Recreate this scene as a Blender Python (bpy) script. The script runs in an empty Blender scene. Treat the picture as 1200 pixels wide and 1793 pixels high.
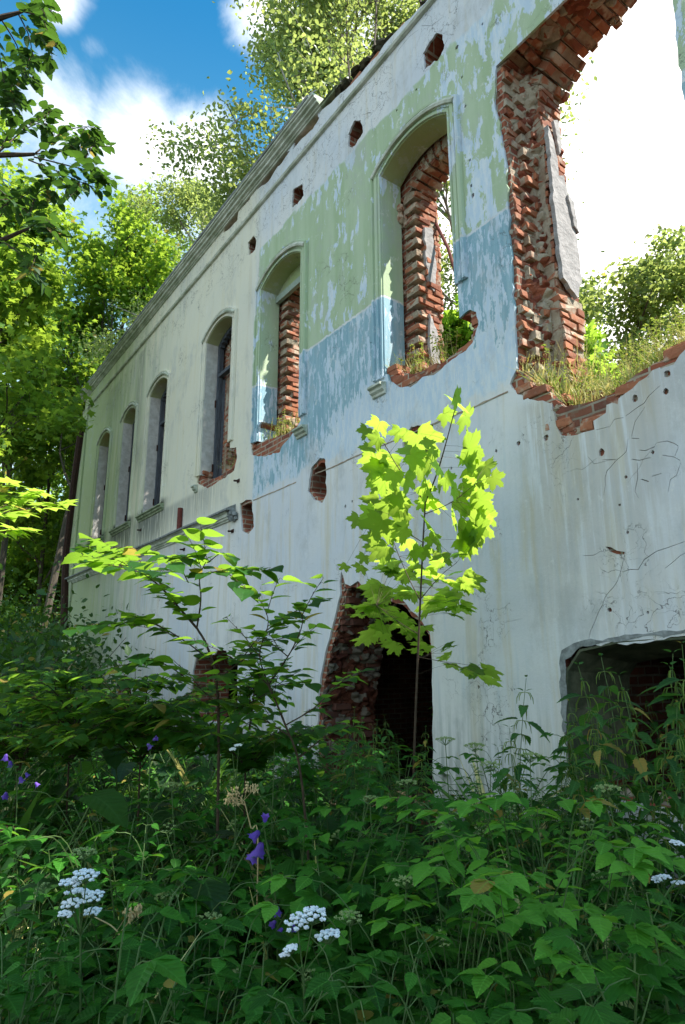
import bpy, math, random
import numpy as np
from mathutils import Vector, Matrix, noise, geometry
S = bpy.context.scene
COL = S.collection
R = math.radians

# ------------------------------------------------------------------ camera
CF, PITCH, ROLL, YAW, DIST, EYE = 1115.14, .22901, -.00253, .948614, 4.7, 1.58
cy, sy = math.cos(YAW), math.sin(YAW)
FW = np.array([-sy*math.cos(PITCH), cy*math.cos(PITCH), math.sin(PITCH)])
_r = np.array([cy, sy, 0.]); _u = np.cross(_r, FW)
RT = _r*math.cos(ROLL)+_u*math.sin(ROLL); UP = -_r*math.sin(ROLL)+_u*math.cos(ROLL)
CAM = np.array([0, -DIST, EYE])
cd = bpy.data.cameras.new("camera"); cam = bpy.data.objects.new("camera", cd); COL.objects.link(cam)
cd.sensor_fit = 'VERTICAL'; cd.sensor_height = 24; cd.sensor_width = 16.06; cd.lens = CF/1793*24
cd.clip_start = .05; cd.clip_end = 500
cam.matrix_world = Matrix(((RT[0], UP[0], -FW[0], CAM[0]), (RT[1], UP[1], -FW[1], CAM[1]), (RT[2], UP[2], -FW[2], CAM[2]), (0, 0, 0, 1)))
S.camera = cam

# ------------------------------------------------------------------ sun, sky, exposure
SUN = np.array([1.1, 1.0, 2.0]); SUN /= np.linalg.norm(SUN)
AZ = math.atan2(SUN[0], SUN[1]); EL = math.asin(SUN[2])
sd = bpy.data.lights.new("sun", 'SUN'); sd.energy = 5.0; sd.angle = R(.5); sd.color = (1, .95, .86)
so = bpy.data.objects.new("sun", sd); COL.objects.link(so)
so.rotation_euler = Vector(SUN).to_track_quat('Z', 'Y').to_euler(); so.location = (10, 10, 30)
S.view_settings.view_transform = 'Standard'; S.view_settings.look = 'None'; S.view_settings.gamma = 1
S.view_settings.exposure = 1.2

def ray(px, py): return RT*(px-600)/CF - UP*(py-896.5)/CF + FW
def P(px, py, Y=0.):
    d = ray(px, py); return CAM + d*((Y+DIST)/d[1])
def PX(px, py, X):
    d = ray(px, py); return CAM + d*(X/d[0])
def at(px, py, t): return CAM + ray(px, py)*t
def W2(pts, Y=0.): return [(P(a, b, Y)[0], P(a, b, Y)[2]) for a, b in pts]

class NT:
    def __init__(s, tree): s.t = tree; tree.nodes.clear()
    def n(s, typ, ins=None, **kw):
        nd = s.t.nodes.new('ShaderNode'+typ)
        for k, v in kw.items(): setattr(nd, k, v)
        for k, v in (ins or {}).items():
            i = nd.inputs[k]
            if hasattr(v, 'links') or isinstance(v, bpy.types.NodeSocket): s.t.links.new(v, i)
            else: i.default_value = v
        return nd
    def math(s, op, a, b=0., c=0., clamp=False):
        return s.n('Math', {0: a, 1: b, 2: c}, operation=op, use_clamp=clamp).outputs[0]
    def mix(s, f, a, b, typ='MIX'):
        nd = s.t.nodes.new('ShaderNodeMix'); nd.data_type = 'RGBA'; nd.blend_type = typ
        for i, v in ((0, f), (6, a), (7, b)):
            if isinstance(v, bpy.types.NodeSocket): s.t.links.new(v, nd.inputs[i])
            else: nd.inputs[i].default_value = (*v, 1) if isinstance(v, tuple) and len(v) == 3 else v
        return nd.outputs[2]
    def noise(s, vec, scale, detail=4, rough=.55, dist=0.):
        return s.n('TexNoise', {'Vector': vec, 'Scale': scale, 'Detail': detail, 'Roughness': rough, 'Distortion': dist}).outputs[0]
    def ramp(s, v, lo, hi, a=0., b=1.):
        return s.n('MapRange', {0: v, 1: lo, 2: hi, 3: a, 4: b}, interpolation_type='SMOOTHSTEP').outputs[0]
    def mapv(s, vec, scale=(1, 1, 1), loc=(0, 0, 0), rot=(0, 0, 0)):
        return s.n('Mapping', {'Vector': vec, 'Scale': scale, 'Location': loc, 'Rotation': rot}).outputs[0]

# world: nishita sky with fair-weather clouds placed by direction
w = bpy.data.worlds.new("World"); S.world = w; w.use_nodes = True
N = NT(w.node_tree)
sky = N.n('TexSky', sky_type='NISHITA', sun_disc=False, sun_elevation=EL, sun_rotation=AZ, altitude=100, air_density=1.0, dust_density=.6, ozone_density=3.5)
gen = N.n('TexCoord').outputs['Generated']
skyc = N.mix(1., sky.outputs[0], (.20, 1.30, 1.55), 'MULTIPLY')
zz_ = N.n('SeparateXYZ', {0: gen}).outputs[2]; skyc = N.mix(N.ramp(zz_, .84, .2, 0.0, .85), skyc, (3.6, 7.0, 7.8))
bumps = None
def dirn(px, py): v = ray(px, py); return tuple(v/np.linalg.norm(v))
for (px, py, r0, amp) in ((250, 250, .14, .55), (345, 270, .14, .52), (110, 185, .12, .42), (30, 210, .13, .32), (105, -5, .06, .6), (160, 80, .04, .25), (455, 25, .10, .6), (420, 60, .05, .4),
                          (1110, 280, .50, .9), (1250, 100, .5, .7), (300, 560, .42, .30), (200, 420, .30, .22), (0, 700, .4, .3), (700, 60, .16, .45), (900, 500, .35, .6), (610, 130, .2, .35)):
    dp = N.n('VectorMath', {0: gen, 1: dirn(px, py)}, operation='DISTANCE').outputs['Value']
    b = N.ramp(dp, r0, 0., 0., amp)
    bumps = b if bumps is None else N.math('MAXIMUM', bumps, b)
lift = N.n('SeparateXYZ', {0: gen})
back = N.ramp(lift.outputs[1], .1, -.35, 0., .30)          # unseen cloud added behind the camera to brighten the facade
nz = N.noise(gen, 5.5, 8, .62, .3)
nz2 = N.noise(gen, 2.2, 5, .55, .2)
field = N.math('ADD', N.math('ADD', nz, N.math('MULTIPLY', N.math('SUBTRACT', nz2, .5), .6)), N.math('MAXIMUM', bumps, back))
mask = N.ramp(field, .57, 1.06)
cl = N.mix(N.ramp(field, .8, 1.3), (10.5, 10.8, 11), (17, 16.2, 15.6))
tot = N.mix(mask, skyc, cl)
bg = N.n('Background', {'Color': tot, 'Strength': .07})
N.n('OutputWorld', {'Surface': bg.outputs[0]})

# ------------------------------------------------------------------ mesh helpers
class MB:
    def __init__(s): s.v = []; s.f = []; s.t = []; s.n = 0
    def add(s, v, f, tone=.5):
        v = np.asarray(v, float).reshape(-1, 3); b = s.n
        s.v.append(v); s.n += len(v)
        s.t.append(np.full(len(v), tone) if np.isscalar(tone) else np.asarray(tone, float))
        s.f.extend([tuple(int(i)+b for i in q) for q in f])
    def build(s, name, mat, parent=None, smooth=False):
        me = bpy.data.meshes.new(name)
        V = np.concatenate(s.v) if s.v else np.zeros((0, 3)); T = np.concatenate(s.t) if s.t else np.zeros(0)
        o = bpy.data.objects.new(name, me); COL.objects.link(o)
        if parent is not None:
            o.parent = parent; V = V-np.array(parent_loc(parent))
        ln = np.array([len(q) for q in s.f], np.int32); li = np.fromiter((i for q in s.f for i in q), np.int32, int(ln.sum()))
        me.vertices.add(len(V)); me.vertices.foreach_set('co', V.ravel())
        me.loops.add(len(li)); me.loops.foreach_set('vertex_index', li)
        me.polygons.add(len(ln)); me.polygons.foreach_set('loop_start', np.concatenate([[0], np.cumsum(ln)[:-1]]).astype(np.int32)); me.polygons.foreach_set('loop_total', ln)
        me.update(calc_edges=True)
        a = me.attributes.new('tone', 'FLOAT', 'POINT'); a.data.foreach_set('value', T)
        me.polygons.foreach_set('use_smooth', np.full(len(ln), smooth))
        me.materials.append(mat)
        return o
def parent_loc(p):
    v = Vector((0, 0, 0))
    while p is not None: v += p.location; p = p.parent
    return v
def tag(o, label=None, cat=None, group=None, kind=None):
    if label: o['label'] = label
    if cat: o['category'] = cat
    if group: o['group'] = group
    if kind: o['kind'] = kind
    return o
def empty(name, loc): 
    o = bpy.data.objects.new(name, None); COL.objects.link(o); o.location = [float(a) for a in loc]; o.empty_display_size = .1; return o
def copy_tree(o, parent=None):
    c = o.copy(); COL.objects.link(c)
    if parent is not None: c.parent = parent
    for ch in list(o.children): copy_tree(ch, c)
    return c

def tube(M, pts, rad, sides=5, tone=.5, cap=False):
    pts = [np.asarray(p, float) for p in pts]; n = len(pts); V = []
    if np.isscalar(rad): rad = [rad]*n
    ref = np.array([.3, .9, .2])
    for i, p in enumerate(pts):
        d = pts[min(i+1, n-1)]-pts[max(i-1, 0)]; d = d/(np.linalg.norm(d)+1e-9)
        a = np.cross(d, ref); la = np.linalg.norm(a)
        if la < .15: a = np.cross(d, np.array([1., 0, 0])); la = np.linalg.norm(a)
        a /= la; b = np.cross(d, a)
        for k in range(sides):
            t = 2*math.pi*k/sides; V.append(p+(a*math.cos(t)+b*math.sin(t))*rad[i])
    F = [(i*sides+k, i*sides+(k+1) % sides, (i+1)*sides+(k+1) % sides, (i+1)*sides+k) for i in range(n-1) for k in range(sides)]
    if cap: F += [tuple(range(sides))[::-1], tuple((n-1)*sides+k for k in range(sides))]
    M.add(V, F, tone)
def spline(pts, n=4):
    pts = [np.asarray(p, float) for p in pts]
    if len(pts) < 3: 
        return [pts[0]+(pts[1]-pts[0])*i/n for i in range(n+1)]
    q = [2*pts[0]-pts[1]]+pts+[2*pts[-1]-pts[-2]]; out = []
    for i in range(1, len(q)-2):
        for k in range(n):
            t = k/n; out.append(.5*((2*q[i])+(-q[i-1]+q[i+1])*t+(2*q[i-1]-5*q[i]+4*q[i+1]-q[i+2])*t*t+(-q[i-1]+3*q[i]-3*q[i+1]+q[i+2])*t**3))
    out.append(pts[-1]); return out
def rough(pts, step=.06, amp=.012, seed=0, closed=True):
    out = []; n = len(pts); rng = random.Random(seed)
    for i in range(n if closed else n-1):
        a = Vector(pts[i]); b = Vector(pts[(i+1) % n]); L = (b-a).length; k = max(1, int(L/step))
        d = (b-a)/max(L, 1e-6); nn = Vector((-d.y, d.x))
        for j in range(k):
            p = a+(b-a)*j/k
            if j or amp < 0: p = p+nn*(noise.noise(Vector((p.x*9, p.y*9, seed)))*abs(amp)*1.6+rng.uniform(-1, 1)*abs(amp)*.6)
            out.append((p.x, p.y))
    if not closed: out.append(tuple(pts[-1]))
    return out
def slab(M, outer, holes, d0, d1, mp, grid=0., und=0., tone=.5):
    """flat piece with holes: 2D outline (u, v) between depths d0 (seen face) and d1; mp(u, v, d) -> xyz"""
    pts = []; edges = []
    for poly in [outer]+list(holes):
        b = len(pts); k = len(poly); pts += [Vector(p) for p in poly]; edges += [(b+i, b+(i+1) % k) for i in range(k)]
    if grid:
        xs = [p[0] for p in outer]; ys = [p[1] for p in outer]; rng = random.Random(5)
        x = min(xs)+grid/2
        while x < max(xs):
            y = min(ys)+grid/2
            while y < max(ys): pts.append(Vector((x+rng.uniform(-.3, .3)*grid, y+rng.uniform(-.3, .3)*grid))); y += grid
            x += grid
    vo, ed, fa, *_ = geometry.delaunay_2d_cdt(pts, edges, [], 0, 1e-5)
    VA = np.array([(p.x, p.y) for p in vo]); FA = np.array([tuple(f) for f in fa]); cc = VA[FA].mean(1); keep = np.zeros(len(FA), bool)
    for pi, poly in enumerate([outer]+list(holes)):
        q = np.array(poly, float); lo = q.min(0); hi = q.max(0)
        cand = np.where((cc[:, 0] > lo[0]) & (cc[:, 0] < hi[0]) & (cc[:, 1] > lo[1]) & (cc[:, 1] < hi[1]))[0]
        if not len(cand): continue
        c_ = cc[cand]; ins = np.zeros(len(cand), bool)
        for i in range(len(q)):
            x0, y0 = q[i]; x1, y1 = q[(i+1) % len(q)]
            if y0 == y1: continue
            cr = ((y0 > c_[:, 1]) != (y1 > c_[:, 1])) & (c_[:, 0] < (x1-x0)*(c_[:, 1]-y0)/(y1-y0)+x0); ins ^= cr
        if pi == 0: keep[cand[ins]] = True
        else: keep[cand[ins]] = False
    fa = [tuple(int(i) for i in f) for f in FA[keep]]
    n = len(vo); V = []
    for p in vo:
        dd = d0+(noise.noise(Vector((p.x*.9, p.y*.9, 3.3)))+.5*noise.noise(Vector((p.x*2.7, p.y*2.7, 7))))*und
        V.append(mp(p.x, p.y, dd))
    V += [mp(p.x, p.y, d1) for p in vo]
    F = []; ec = {}
    for f in fa:
        F.append(tuple(f)); F.append(tuple(i+n for i in f[::-1]))
        for i in range(len(f)):
            a, b = f[i], f[(i+1) % len(f)]; k = (min(a, b), max(a, b)); ec.setdefault(k, []).append((a, b))
    for k, l in ec.items():
        if len(l) == 1: a, b = l[0]; F.append((b, a, a+n, b+n))
    M.add(V, F, tone)
XZ = lambda u, v, d: (u, d, v)     # facade plane: u = x, v = z, depth = y

# brick template: chamfered, slightly worn
def brick_tpl(seed):
    rng = random.Random(seed); V = []; c = .1
    for sx in (-1, 1):
        for sy_ in (-1, 1):
            for sz in (-1, 1):
                for ax in range(3):
                    p = [sx*.5, sy_*.5, sz*.5]
                    for k in range(3):
                        if k != ax: pass
                    q = [p[0]*(1-(c if ax != 0 else 0)), p[1]*(1-(c*.6 if ax != 1 else 0)), p[2]*(1-(c*1.6 if ax != 2 else 0))]
                    V.append([a+rng.uniform(-.075, .075) for a in q])
    import bmesh
    bm = bmesh.new(); vs = [bm.verts.new(v) for v in V]
    bmesh.ops.convex_hull(bm, input=vs); bm.verts.index_update()
    v = np.array([list(x.co) for x in bm.verts]); f = [[x.index for x in q.verts] for q in bm.faces]; bm.free()
    return v, f
BT = [brick_tpl(i) for i in range(10)]
def put_brick(M, c, size, rotm=None, tone=None, rng=random):
    v, f = BT[rng.randrange(10)]; v = v*np.array(size)
    r = Matrix.Rotation(rng.uniform(-.035, .035), 3, 'Z') @ Matrix.Rotation(rng.uniform(-.03, .03), 3, 'Y')
    v = v @ np.array(r).T
    if rotm is not None: v = v @ np.array(rotm).T
    M.add(v+np.array(c), f, rng.random() if tone is None else tone)
def box(M, lo, hi, tone=.5):
    x0, y0, z0 = lo; x1, y1, z1 = hi
    M.add([(x0, y0, z0), (x1, y0, z0), (x1, y1, z0), (x0, y1, z0), (x0, y0, z1), (x1, y0, z1), (x1, y1, z1), (x0, y1, z1)],
          [(0, 3, 2, 1), (4, 5, 6, 7), (0, 1, 5, 4), (1, 2, 6, 5), (2, 3, 7, 6), (3, 0, 4, 7)], tone)
def lump(M, c, r, rng, sc=(1, 1, 1), tone=.5):
    V = []; F = []; nu, nv = 7, 5; o = rng.uniform(0, 99)
    for j in range(nv):
        ph = math.pi*(j+.5)/nv
        for i in range(nu):
            th = 2*math.pi*i/nu; d = Vector((math.sin(ph)*math.cos(th), math.sin(ph)*math.sin(th), math.cos(ph)))
            k = r*(1+.7*noise.noise(d*1.6+Vector((o, 0, 0)))); V.append([c[0]+d.x*k*sc[0], c[1]+d.y*k*sc[1], c[2]+d.z*k*sc[2]])
    for j in range(nv-1):
        for i in range(nu): F.append((j*nu+i, (j+1)*nu+i, (j+1)*nu+(i+1) % nu, j*nu+(i+1) % nu))
    F += [tuple(range(nu)), tuple((nv-1)*nu+i for i in range(nu))[::-1]]
    M.add(V, F, tone)

# ------------------------------------------------------------------ materials
def mat(name):
    m = bpy.data.materials.new(name); m.use_nodes = True; return m, NT(m.node_tree)
def finish(N, col, rough_=.85, bump=None, bs=.3, bd=.02, spec=.25):
    ins = {'Base Color': col, 'Roughness': rough_, 'Specular IOR Level': spec}
    if bump is not None: ins['Normal'] = N.n('Bump', {'Height': bump, 'Strength': bs, 'Distance': bd}).outputs[0]
    p = N.n('BsdfPrincipled', ins); N.n('OutputMaterial', {'Surface': p.outputs[0]}); return p

def plaster_mat(kind='facade'):
    m, N = mat('plaster_'+kind)
    pos = N.n('NewGeometry').outputs['Position']; s = N.n('SeparateXYZ', {0: pos}); X, Y, Z = s.outputs
    streak = N.noise(N.mapv(pos, (3.2, 3.2, .28)), 1.6, 7, .62)
    streakf = N.noise(N.mapv(pos, (11, 11, .7)), 1.5, 5, .6)
    low = N.noise(pos, .55, 4, .55); med = N.noise(pos, 3.0, 6, .6); fine = N.noise(pos, 28, 5, .65)
    base = N.mix(N.ramp(low, .35, .65), (.61, .64, .69), (.73, .72, .70))
    base = N.mix(N.math('MULTIPLY', N.ramp(streak, .50, .68), .75), base, (.60, .55, .43))
    base = N.mix(N.math('MULTIPLY', N.ramp(streakf, .52, .7), .35), base, (.47, .55, .62))
    # warm old limewash left of the building's seam, algae towards the far corner
    left = N.ramp(N.math('ADD', X, N.math('MULTIPLY', N.math('SUBTRACT', streak, .5), 1.2)), -8.8, -9.6)
    up = N.ramp(Z, 3.6, 4.4)
    base = N.mix(N.math('MULTIPLY', N.math('MULTIPLY', left, up), .65), base, (.74, .69, .50))
    alg = N.math('MULTIPLY', N.ramp(N.math('ADD', X, N.math('MULTIPLY', N.math('SUBTRACT', streak, .5), 11)), -13.0, -19.0), .85)
    base = N.mix(alg, base, (.34, .41, .20))
    # run-off stains: under the sills of the far windows and below the opening at the right
    for (x0, hw, zt, zb, k, c) in ((-14.1, 1.3, 5.0, 3.6, .95, (.07, .08, .065)), (-16.3, 1.3, 5.0, 3.4, 1., (.06, .07, .055)), (-18.6, 1.3, 5.0, 3.3, .95, (.08, .10, .06)), (-12.8, 3.2, 4.75, 3.9, .6, (.25, .26, .24)),
                                   (-15.6, .35, 9.5, 5.5, .6, (.22, .24, .2)), (-18, .8, 9.4, 7.4, .4, (.2, .23, .16)), (-5.2, 1.6, 5.2, 4.0, .55, (.30, .33, .34)), (-3.0, .9, 3.9, .5, .45, (.40, .34, .25)), (-2.3, .3, 4.0, 2.6, .35, (.42, .36, .27))):
        hx = N.ramp(N.math('ABSOLUTE', N.math('ADD', X, -x0)), hw, hw*.25)
        vz = N.math('MULTIPLY', N.ramp(Z, zb, zt), N.ramp(Z, zt+.12, zt-.02))
        st = N.math('MULTIPLY', N.math('MULTIPLY', N.math('MINIMUM', N.math('MULTIPLY', hx, 1.5), 1.), vz), N.math('MULTIPLY', N.ramp(streakf, .36, .52), k))
        base = N.mix(st, base, c)
    # green and blue paint fields with peeling
    edge = N.math('MULTIPLY', N.math('SUBTRACT', med, .5), .35)
    Xn = N.math('ADD', X, edge); Zn = N.math('ADD', Z, edge)
    xin = N.math('MULTIPLY', N.ramp(Xn, -9.13, -9.07), N.ramp(Xn, -1.4, -1.5))
    topz = N.math('ADD', N.math('MULTIPLY', X, -.085), 8.05)
    zb_ = N.math('ADD', Z, N.math('MULTIPLY', N.math('SUBTRACT', N.noise(pos, 9, 5, .7), .5), .10)); gm = N.math('MULTIPLY', xin, N.math('MULTIPLY', N.ramp(zb_, 6.135, 6.15), N.ramp(Zn, 8.84, 8.78)))
    bm_ = N.math('MULTIPLY', xin, N.math('MULTIPLY', N.ramp(zb_, 6.12, 6.105), N.ramp(N.math('ADD', Z, N.math('MULTIPLY', edge, 2.2)), 4.16, 4.3)))
    peel = N.noise(N.mapv(pos, (2.3, 2.3, .8)), 2.2, 10, .70, .35)
    peel2 = N.noise(N.mapv(pos, (5, 5, 1.1)), 2.8, 9, .72, .2)
    nearR = N.ramp(X, -5.4, -3.9, 0., .06)
    gk = N.math('MULTIPLY', gm, N.ramp(N.math('ADD', N.math('SUBTRACT', peel, nearR), N.math('MULTIPLY', N.math('SUBTRACT', N.noise(pos, 1.1, 5, .6), .5), .42)), .425, .44))
    hgt = N.math('SUBTRACT', N.ramp(Z, 4.1, 4.9, -.08, .015), N.math('MULTIPLY', N.ramp(X, -7.4, -6.2), N.ramp(Z, 5.3, 4.6, 0., .16)))
    bk = N.math('MULTIPLY', bm_, N.ramp(N.math('ADD', N.math('ADD', peel2, hgt), N.math('MULTIPLY', N.math('SUBTRACT', N.noise(N.mapv(pos, (1, 1, .7)), 1.9, 6, .65), .5), .5)), .465, .50))
    gcol = N.mix(N.ramp(streak, .35, .65), (.37, .47, .29), (.45, .54, .37))
    bcol = N.mix(N.ramp(streakf, .35, .7), (.16, .33, .41), (.28, .45, .52))
    under = N.mix(N.ramp(peel2, .4, .6), (.50, .62, .74), (.66, .72, .76))
    base = N.mix(N.math('MULTIPLY', N.math('MAXIMUM', gm, bm_), .9), base, under)
    base = N.mix(gk, base, gcol); base = N.mix(N.math('MULTIPLY', bk, .85), base, bcol)
    if kind == 'soffit': base = N.mix(.75, base, (.36, .42, .18)); 
    # speckle, damp mottling and dirt
    base = N.mix(N.math('MULTIPLY', N.ramp(N.noise(N.mapv(pos, (1, 1, .5)), 1.7, 9, .75), .50, .66), .5), base, (.42, .43, .42))
    base = N.mix(N.math('MULTIPLY', N.ramp(N.noise(N.mapv(pos, (1, 1, .8)), 4.5, 9, .78), .58, .66), .5), base, (.80, .79, .76))
    base = N.mix(N.math('MULTIPLY', N.math('MULTIPLY', N.ramp(Z, 1.6, .1), N.ramp(streakf, .4, .62)), .6), base, (.20, .24, .15))
    base = N.mix(N.math('MULTIPLY', N.ramp(fine, .62, .8), .35), base, (.30, .32, .32))
    sp = N.noise(N.mapv(pos, (1, 1, .6)), 13, 3, .5); base = N.mix(N.math('MULTIPLY', N.ramp(sp, .76, .79), .8), base, (.12, .12, .13))
    # crackle, strongest on the frieze and the right-hand part
    dv = N.n('VectorMath', {0: pos, 1: N.n('TexNoise', {'Vector': pos, 'Scale': 3., 'Detail': 6.}).outputs[1]}, operation='ADD').outputs[0]
    cr = N.math('MINIMUM', N.n('TexVoronoi', {'Vector': dv, 'Scale': 2.1}, feature='DISTANCE_TO_EDGE').outputs[0],
                N.math('MULTIPLY', N.n('TexVoronoi', {'Vector': dv, 'Scale': 4.6}, feature='DISTANCE_TO_EDGE').outputs[0], 1.6))
    gate = N.math('ADD', N.ramp(Z, 8.5, 9.1, 0, .14), N.ramp(X, -3.6, -2.6, 0, .02))
    crk = N.math('MULTIPLY', N.ramp(cr, .010, .0035), N.ramp(N.math('ADD', N.noise(pos, 1.3, 3), gate), .55, .64))
    base = N.mix(N.math('MULTIPLY', crk, .75), base, (.10, .09, .085))
    bump = N.math('ADD', N.math('MULTIPLY', fine, .25), N.math('MULTIPLY', med, .8))
    bump = N.math('ADD', bump, N.math('MULTIPLY', N.math('MAXIMUM', gk, bk), .12)); bump = N.math('SUBTRACT', bump, N.math('MULTIPLY', crk, .5))
    finish(N, base, .88, bump, .55, .02)
    return m
def brick_mat():
    m, N = mat('brick_pieces'); pos = N.n('NewGeometry').outputs['Position']; t = N.n('Attribute', attribute_name='tone').outputs['Fac']
    n1 = N.noise(pos, 14, 6, .65); n2 = N.noise(pos, 5, 4, .6)
    c = N.mix(t, (.17, .06, .04), (.42, .165, .085)); c = N.mix(N.math('MULTIPLY', N.ramp(n1, .35, .75), .7), c, (.34, .12, .065))
    c = N.mix(N.math('MULTIPLY', N.ramp(n2, .50, .64), .75), c, (.52, .44, .34)); c = N.mix(N.math('MULTIPLY', N.ramp(N.noise(pos, 40, 4), .6, .75), .5), c, (.10, .05, .04))
    finish(N, c, .9, n1, .6, .02); return m
def shaded_soot_mat():  # soot, plus the dim light of the doorway put into the colour
    m, N = mat('shaded_sooty_brick_pieces'); pos = N.n('NewGeometry').outputs['Position']; t = N.n('Attribute', attribute_name='tone').outputs['Fac']
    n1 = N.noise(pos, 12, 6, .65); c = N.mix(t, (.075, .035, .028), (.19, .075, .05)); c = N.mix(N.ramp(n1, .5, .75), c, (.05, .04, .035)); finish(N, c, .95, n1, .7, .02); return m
def mortar_mat():
    m, N = mat('lime_mortar'); pos = N.n('NewGeometry').outputs['Position']
    n1 = N.noise(pos, 11, 7, .7); n2 = N.noise(pos, 3, 4, .6)
    c = N.mix(N.ramp(n2, .4, .65), (.44, .37, .28), (.30, .22, .15)); c = N.mix(N.ramp(n1, .5, .7), c, (.22, .10, .065))
    finish(N, c, .95, n1, .9, .04); return m
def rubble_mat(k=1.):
    m, N = mat('rubble_core' if k == 1 else 'shaded_sooty_rubble'); pos = N.n('NewGeometry').outputs['Position']  # darker copy: soot and the doorway's shade both in the colour
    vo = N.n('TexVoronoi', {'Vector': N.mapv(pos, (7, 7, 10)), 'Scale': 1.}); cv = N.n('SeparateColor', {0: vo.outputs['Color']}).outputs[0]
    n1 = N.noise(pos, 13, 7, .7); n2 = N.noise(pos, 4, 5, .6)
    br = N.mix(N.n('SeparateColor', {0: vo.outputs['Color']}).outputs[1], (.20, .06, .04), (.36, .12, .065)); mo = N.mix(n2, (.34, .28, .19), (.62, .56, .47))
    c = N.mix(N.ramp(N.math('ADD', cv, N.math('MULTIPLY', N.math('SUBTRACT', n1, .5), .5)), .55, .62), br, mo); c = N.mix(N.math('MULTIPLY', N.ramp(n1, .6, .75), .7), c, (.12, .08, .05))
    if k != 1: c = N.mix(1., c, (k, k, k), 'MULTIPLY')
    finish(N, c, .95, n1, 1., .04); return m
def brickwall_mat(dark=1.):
    m, N = mat('brickwork' if dark == 1 else 'brickwork_shaded'); pos = N.n('NewGeometry').outputs['Position']; s = N.n('SeparateXYZ', {0: pos})  # darker copy has the shade of the interior put into its colour
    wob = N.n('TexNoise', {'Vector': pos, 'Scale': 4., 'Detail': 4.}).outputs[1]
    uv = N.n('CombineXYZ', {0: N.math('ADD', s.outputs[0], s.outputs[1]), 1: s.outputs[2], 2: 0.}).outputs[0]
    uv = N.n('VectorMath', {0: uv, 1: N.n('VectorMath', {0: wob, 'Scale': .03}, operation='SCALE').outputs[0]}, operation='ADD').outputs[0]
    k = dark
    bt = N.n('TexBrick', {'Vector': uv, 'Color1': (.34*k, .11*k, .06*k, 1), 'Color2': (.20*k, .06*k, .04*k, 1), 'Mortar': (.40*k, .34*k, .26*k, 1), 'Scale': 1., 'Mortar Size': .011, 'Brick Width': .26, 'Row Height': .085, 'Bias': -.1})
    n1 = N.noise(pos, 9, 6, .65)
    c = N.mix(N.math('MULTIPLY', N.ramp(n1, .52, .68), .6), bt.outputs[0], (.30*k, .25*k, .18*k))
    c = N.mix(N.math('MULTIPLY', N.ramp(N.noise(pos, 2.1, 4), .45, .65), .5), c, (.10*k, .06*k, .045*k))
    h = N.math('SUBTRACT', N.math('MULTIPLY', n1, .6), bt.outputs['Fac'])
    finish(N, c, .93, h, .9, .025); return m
def simple(name, c1, c2, scale=6, rough_=.8, bs=.4, stretch=(1, 1, 1), spec=.25, metallic=None, bd=.01):
    m, N = mat(name); pos = N.n('NewGeometry').outputs['Position']; n1 = N.noise(N.mapv(pos, stretch), scale, 6, .65); t = N.n('Attribute', attribute_name='tone').outputs['Fac']
    c = N.mix(N.ramp(n1, .35, .68), c1, c2); c = N.mix(.35, c, N.mix(t, c1, c2)); finish(N, c, rough_, n1, bs, bd, spec); return m
def leaf_mat(name, dark, light, trans, tf=.42, rough_=.42, spec=.35):
    m, N = mat(name); t = N.n('Attribute', attribute_name='tone').outputs['Fac']
    oi = N.n('ObjectInfo').outputs['Random']
    pos = N.n('NewGeometry').outputs['Position']; n1 = N.noise(pos, 35, 3, .6)
    c = N.mix(t, dark, light); c = N.mix(N.math('MULTIPLY', N.ramp(n1, .45, .7), .35), c, tuple(a*.6 for a in dark))
    tc = N.mix(t, tuple(a*.62 for a in trans), trans)
    tc = N.mix(N.math('MULTIPLY', oi, .3), tc, tuple(a*.75 for a in trans))
    old = N.ramp(N.math('ADD', t, N.math('MULTIPLY', n1, .02)), .978, .985); c = N.mix(old, c, (.30, .22, .05)); tc = N.mix(old, tc, (.55, .42, .08))
    uv = N.n('SeparateXYZ', {0: N.n('Attribute', attribute_name='luv').outputs['Vector']}).outputs; ax_ = N.math('ABSOLUTE', uv[0])
    lat = N.math('PINGPONG', N.math('SUBTRACT', uv[1], N.math('MULTIPLY', ax_, .75)), .07); has = N.math('GREATER_THAN', N.math('ADD', uv[1], ax_), .001)
    vein = N.math('MULTIPLY', N.math('MAXIMUM', N.ramp(ax_, .028, .008), N.math('MULTIPLY', N.ramp(lat, .012, .0), .6)), has)
    c = N.mix(N.math('MULTIPLY', vein, .45), c, tuple(min(1, a*1.7+.02) for a in light)); tc = N.mix(N.math('MULTIPLY', vein, .4), tc, tuple(a*.5 for a in trans))
    bmp = N.n('Bump', {'Height': N.math('ADD', N.math('MULTIPLY', lat, 9.), N.math('MULTIPLY', n1, .35)), 'Strength': .55, 'Distance': .004}).outputs[0]
    d = N.n('BsdfPrincipled', {'Base Color': c, 'Roughness': rough_, 'Specular IOR Level': spec, 'Normal': bmp})
    tr = N.n('BsdfTranslucent', {'Color': tc}); mx = N.n('MixShader', {0: tf, 1: d.outputs[0], 2: tr.outputs[0]})
    N.n('OutputMaterial', {'Surface': mx.outputs[0]}); return m
RUBM = rubble_mat(); RUBD = rubble_mat(.32); PL = plaster_mat(); SOF = plaster_mat('soffit'); BR = brick_mat(); BRS = shaded_soot_mat(); MO = mortar_mat(); BW = brickwall_mat(); BWD = brickwall_mat(.5)
TRIM = simple('green_limewash', (.26, .30, .20), (.74, .75, .68), 7, .85, .5, (.5, 1, 1))
TRIMG = simple('mossy_limewash', (.10, .13, .07), (.40, .46, .30), 9, .9, .6, (.6, 1, 1))
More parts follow.
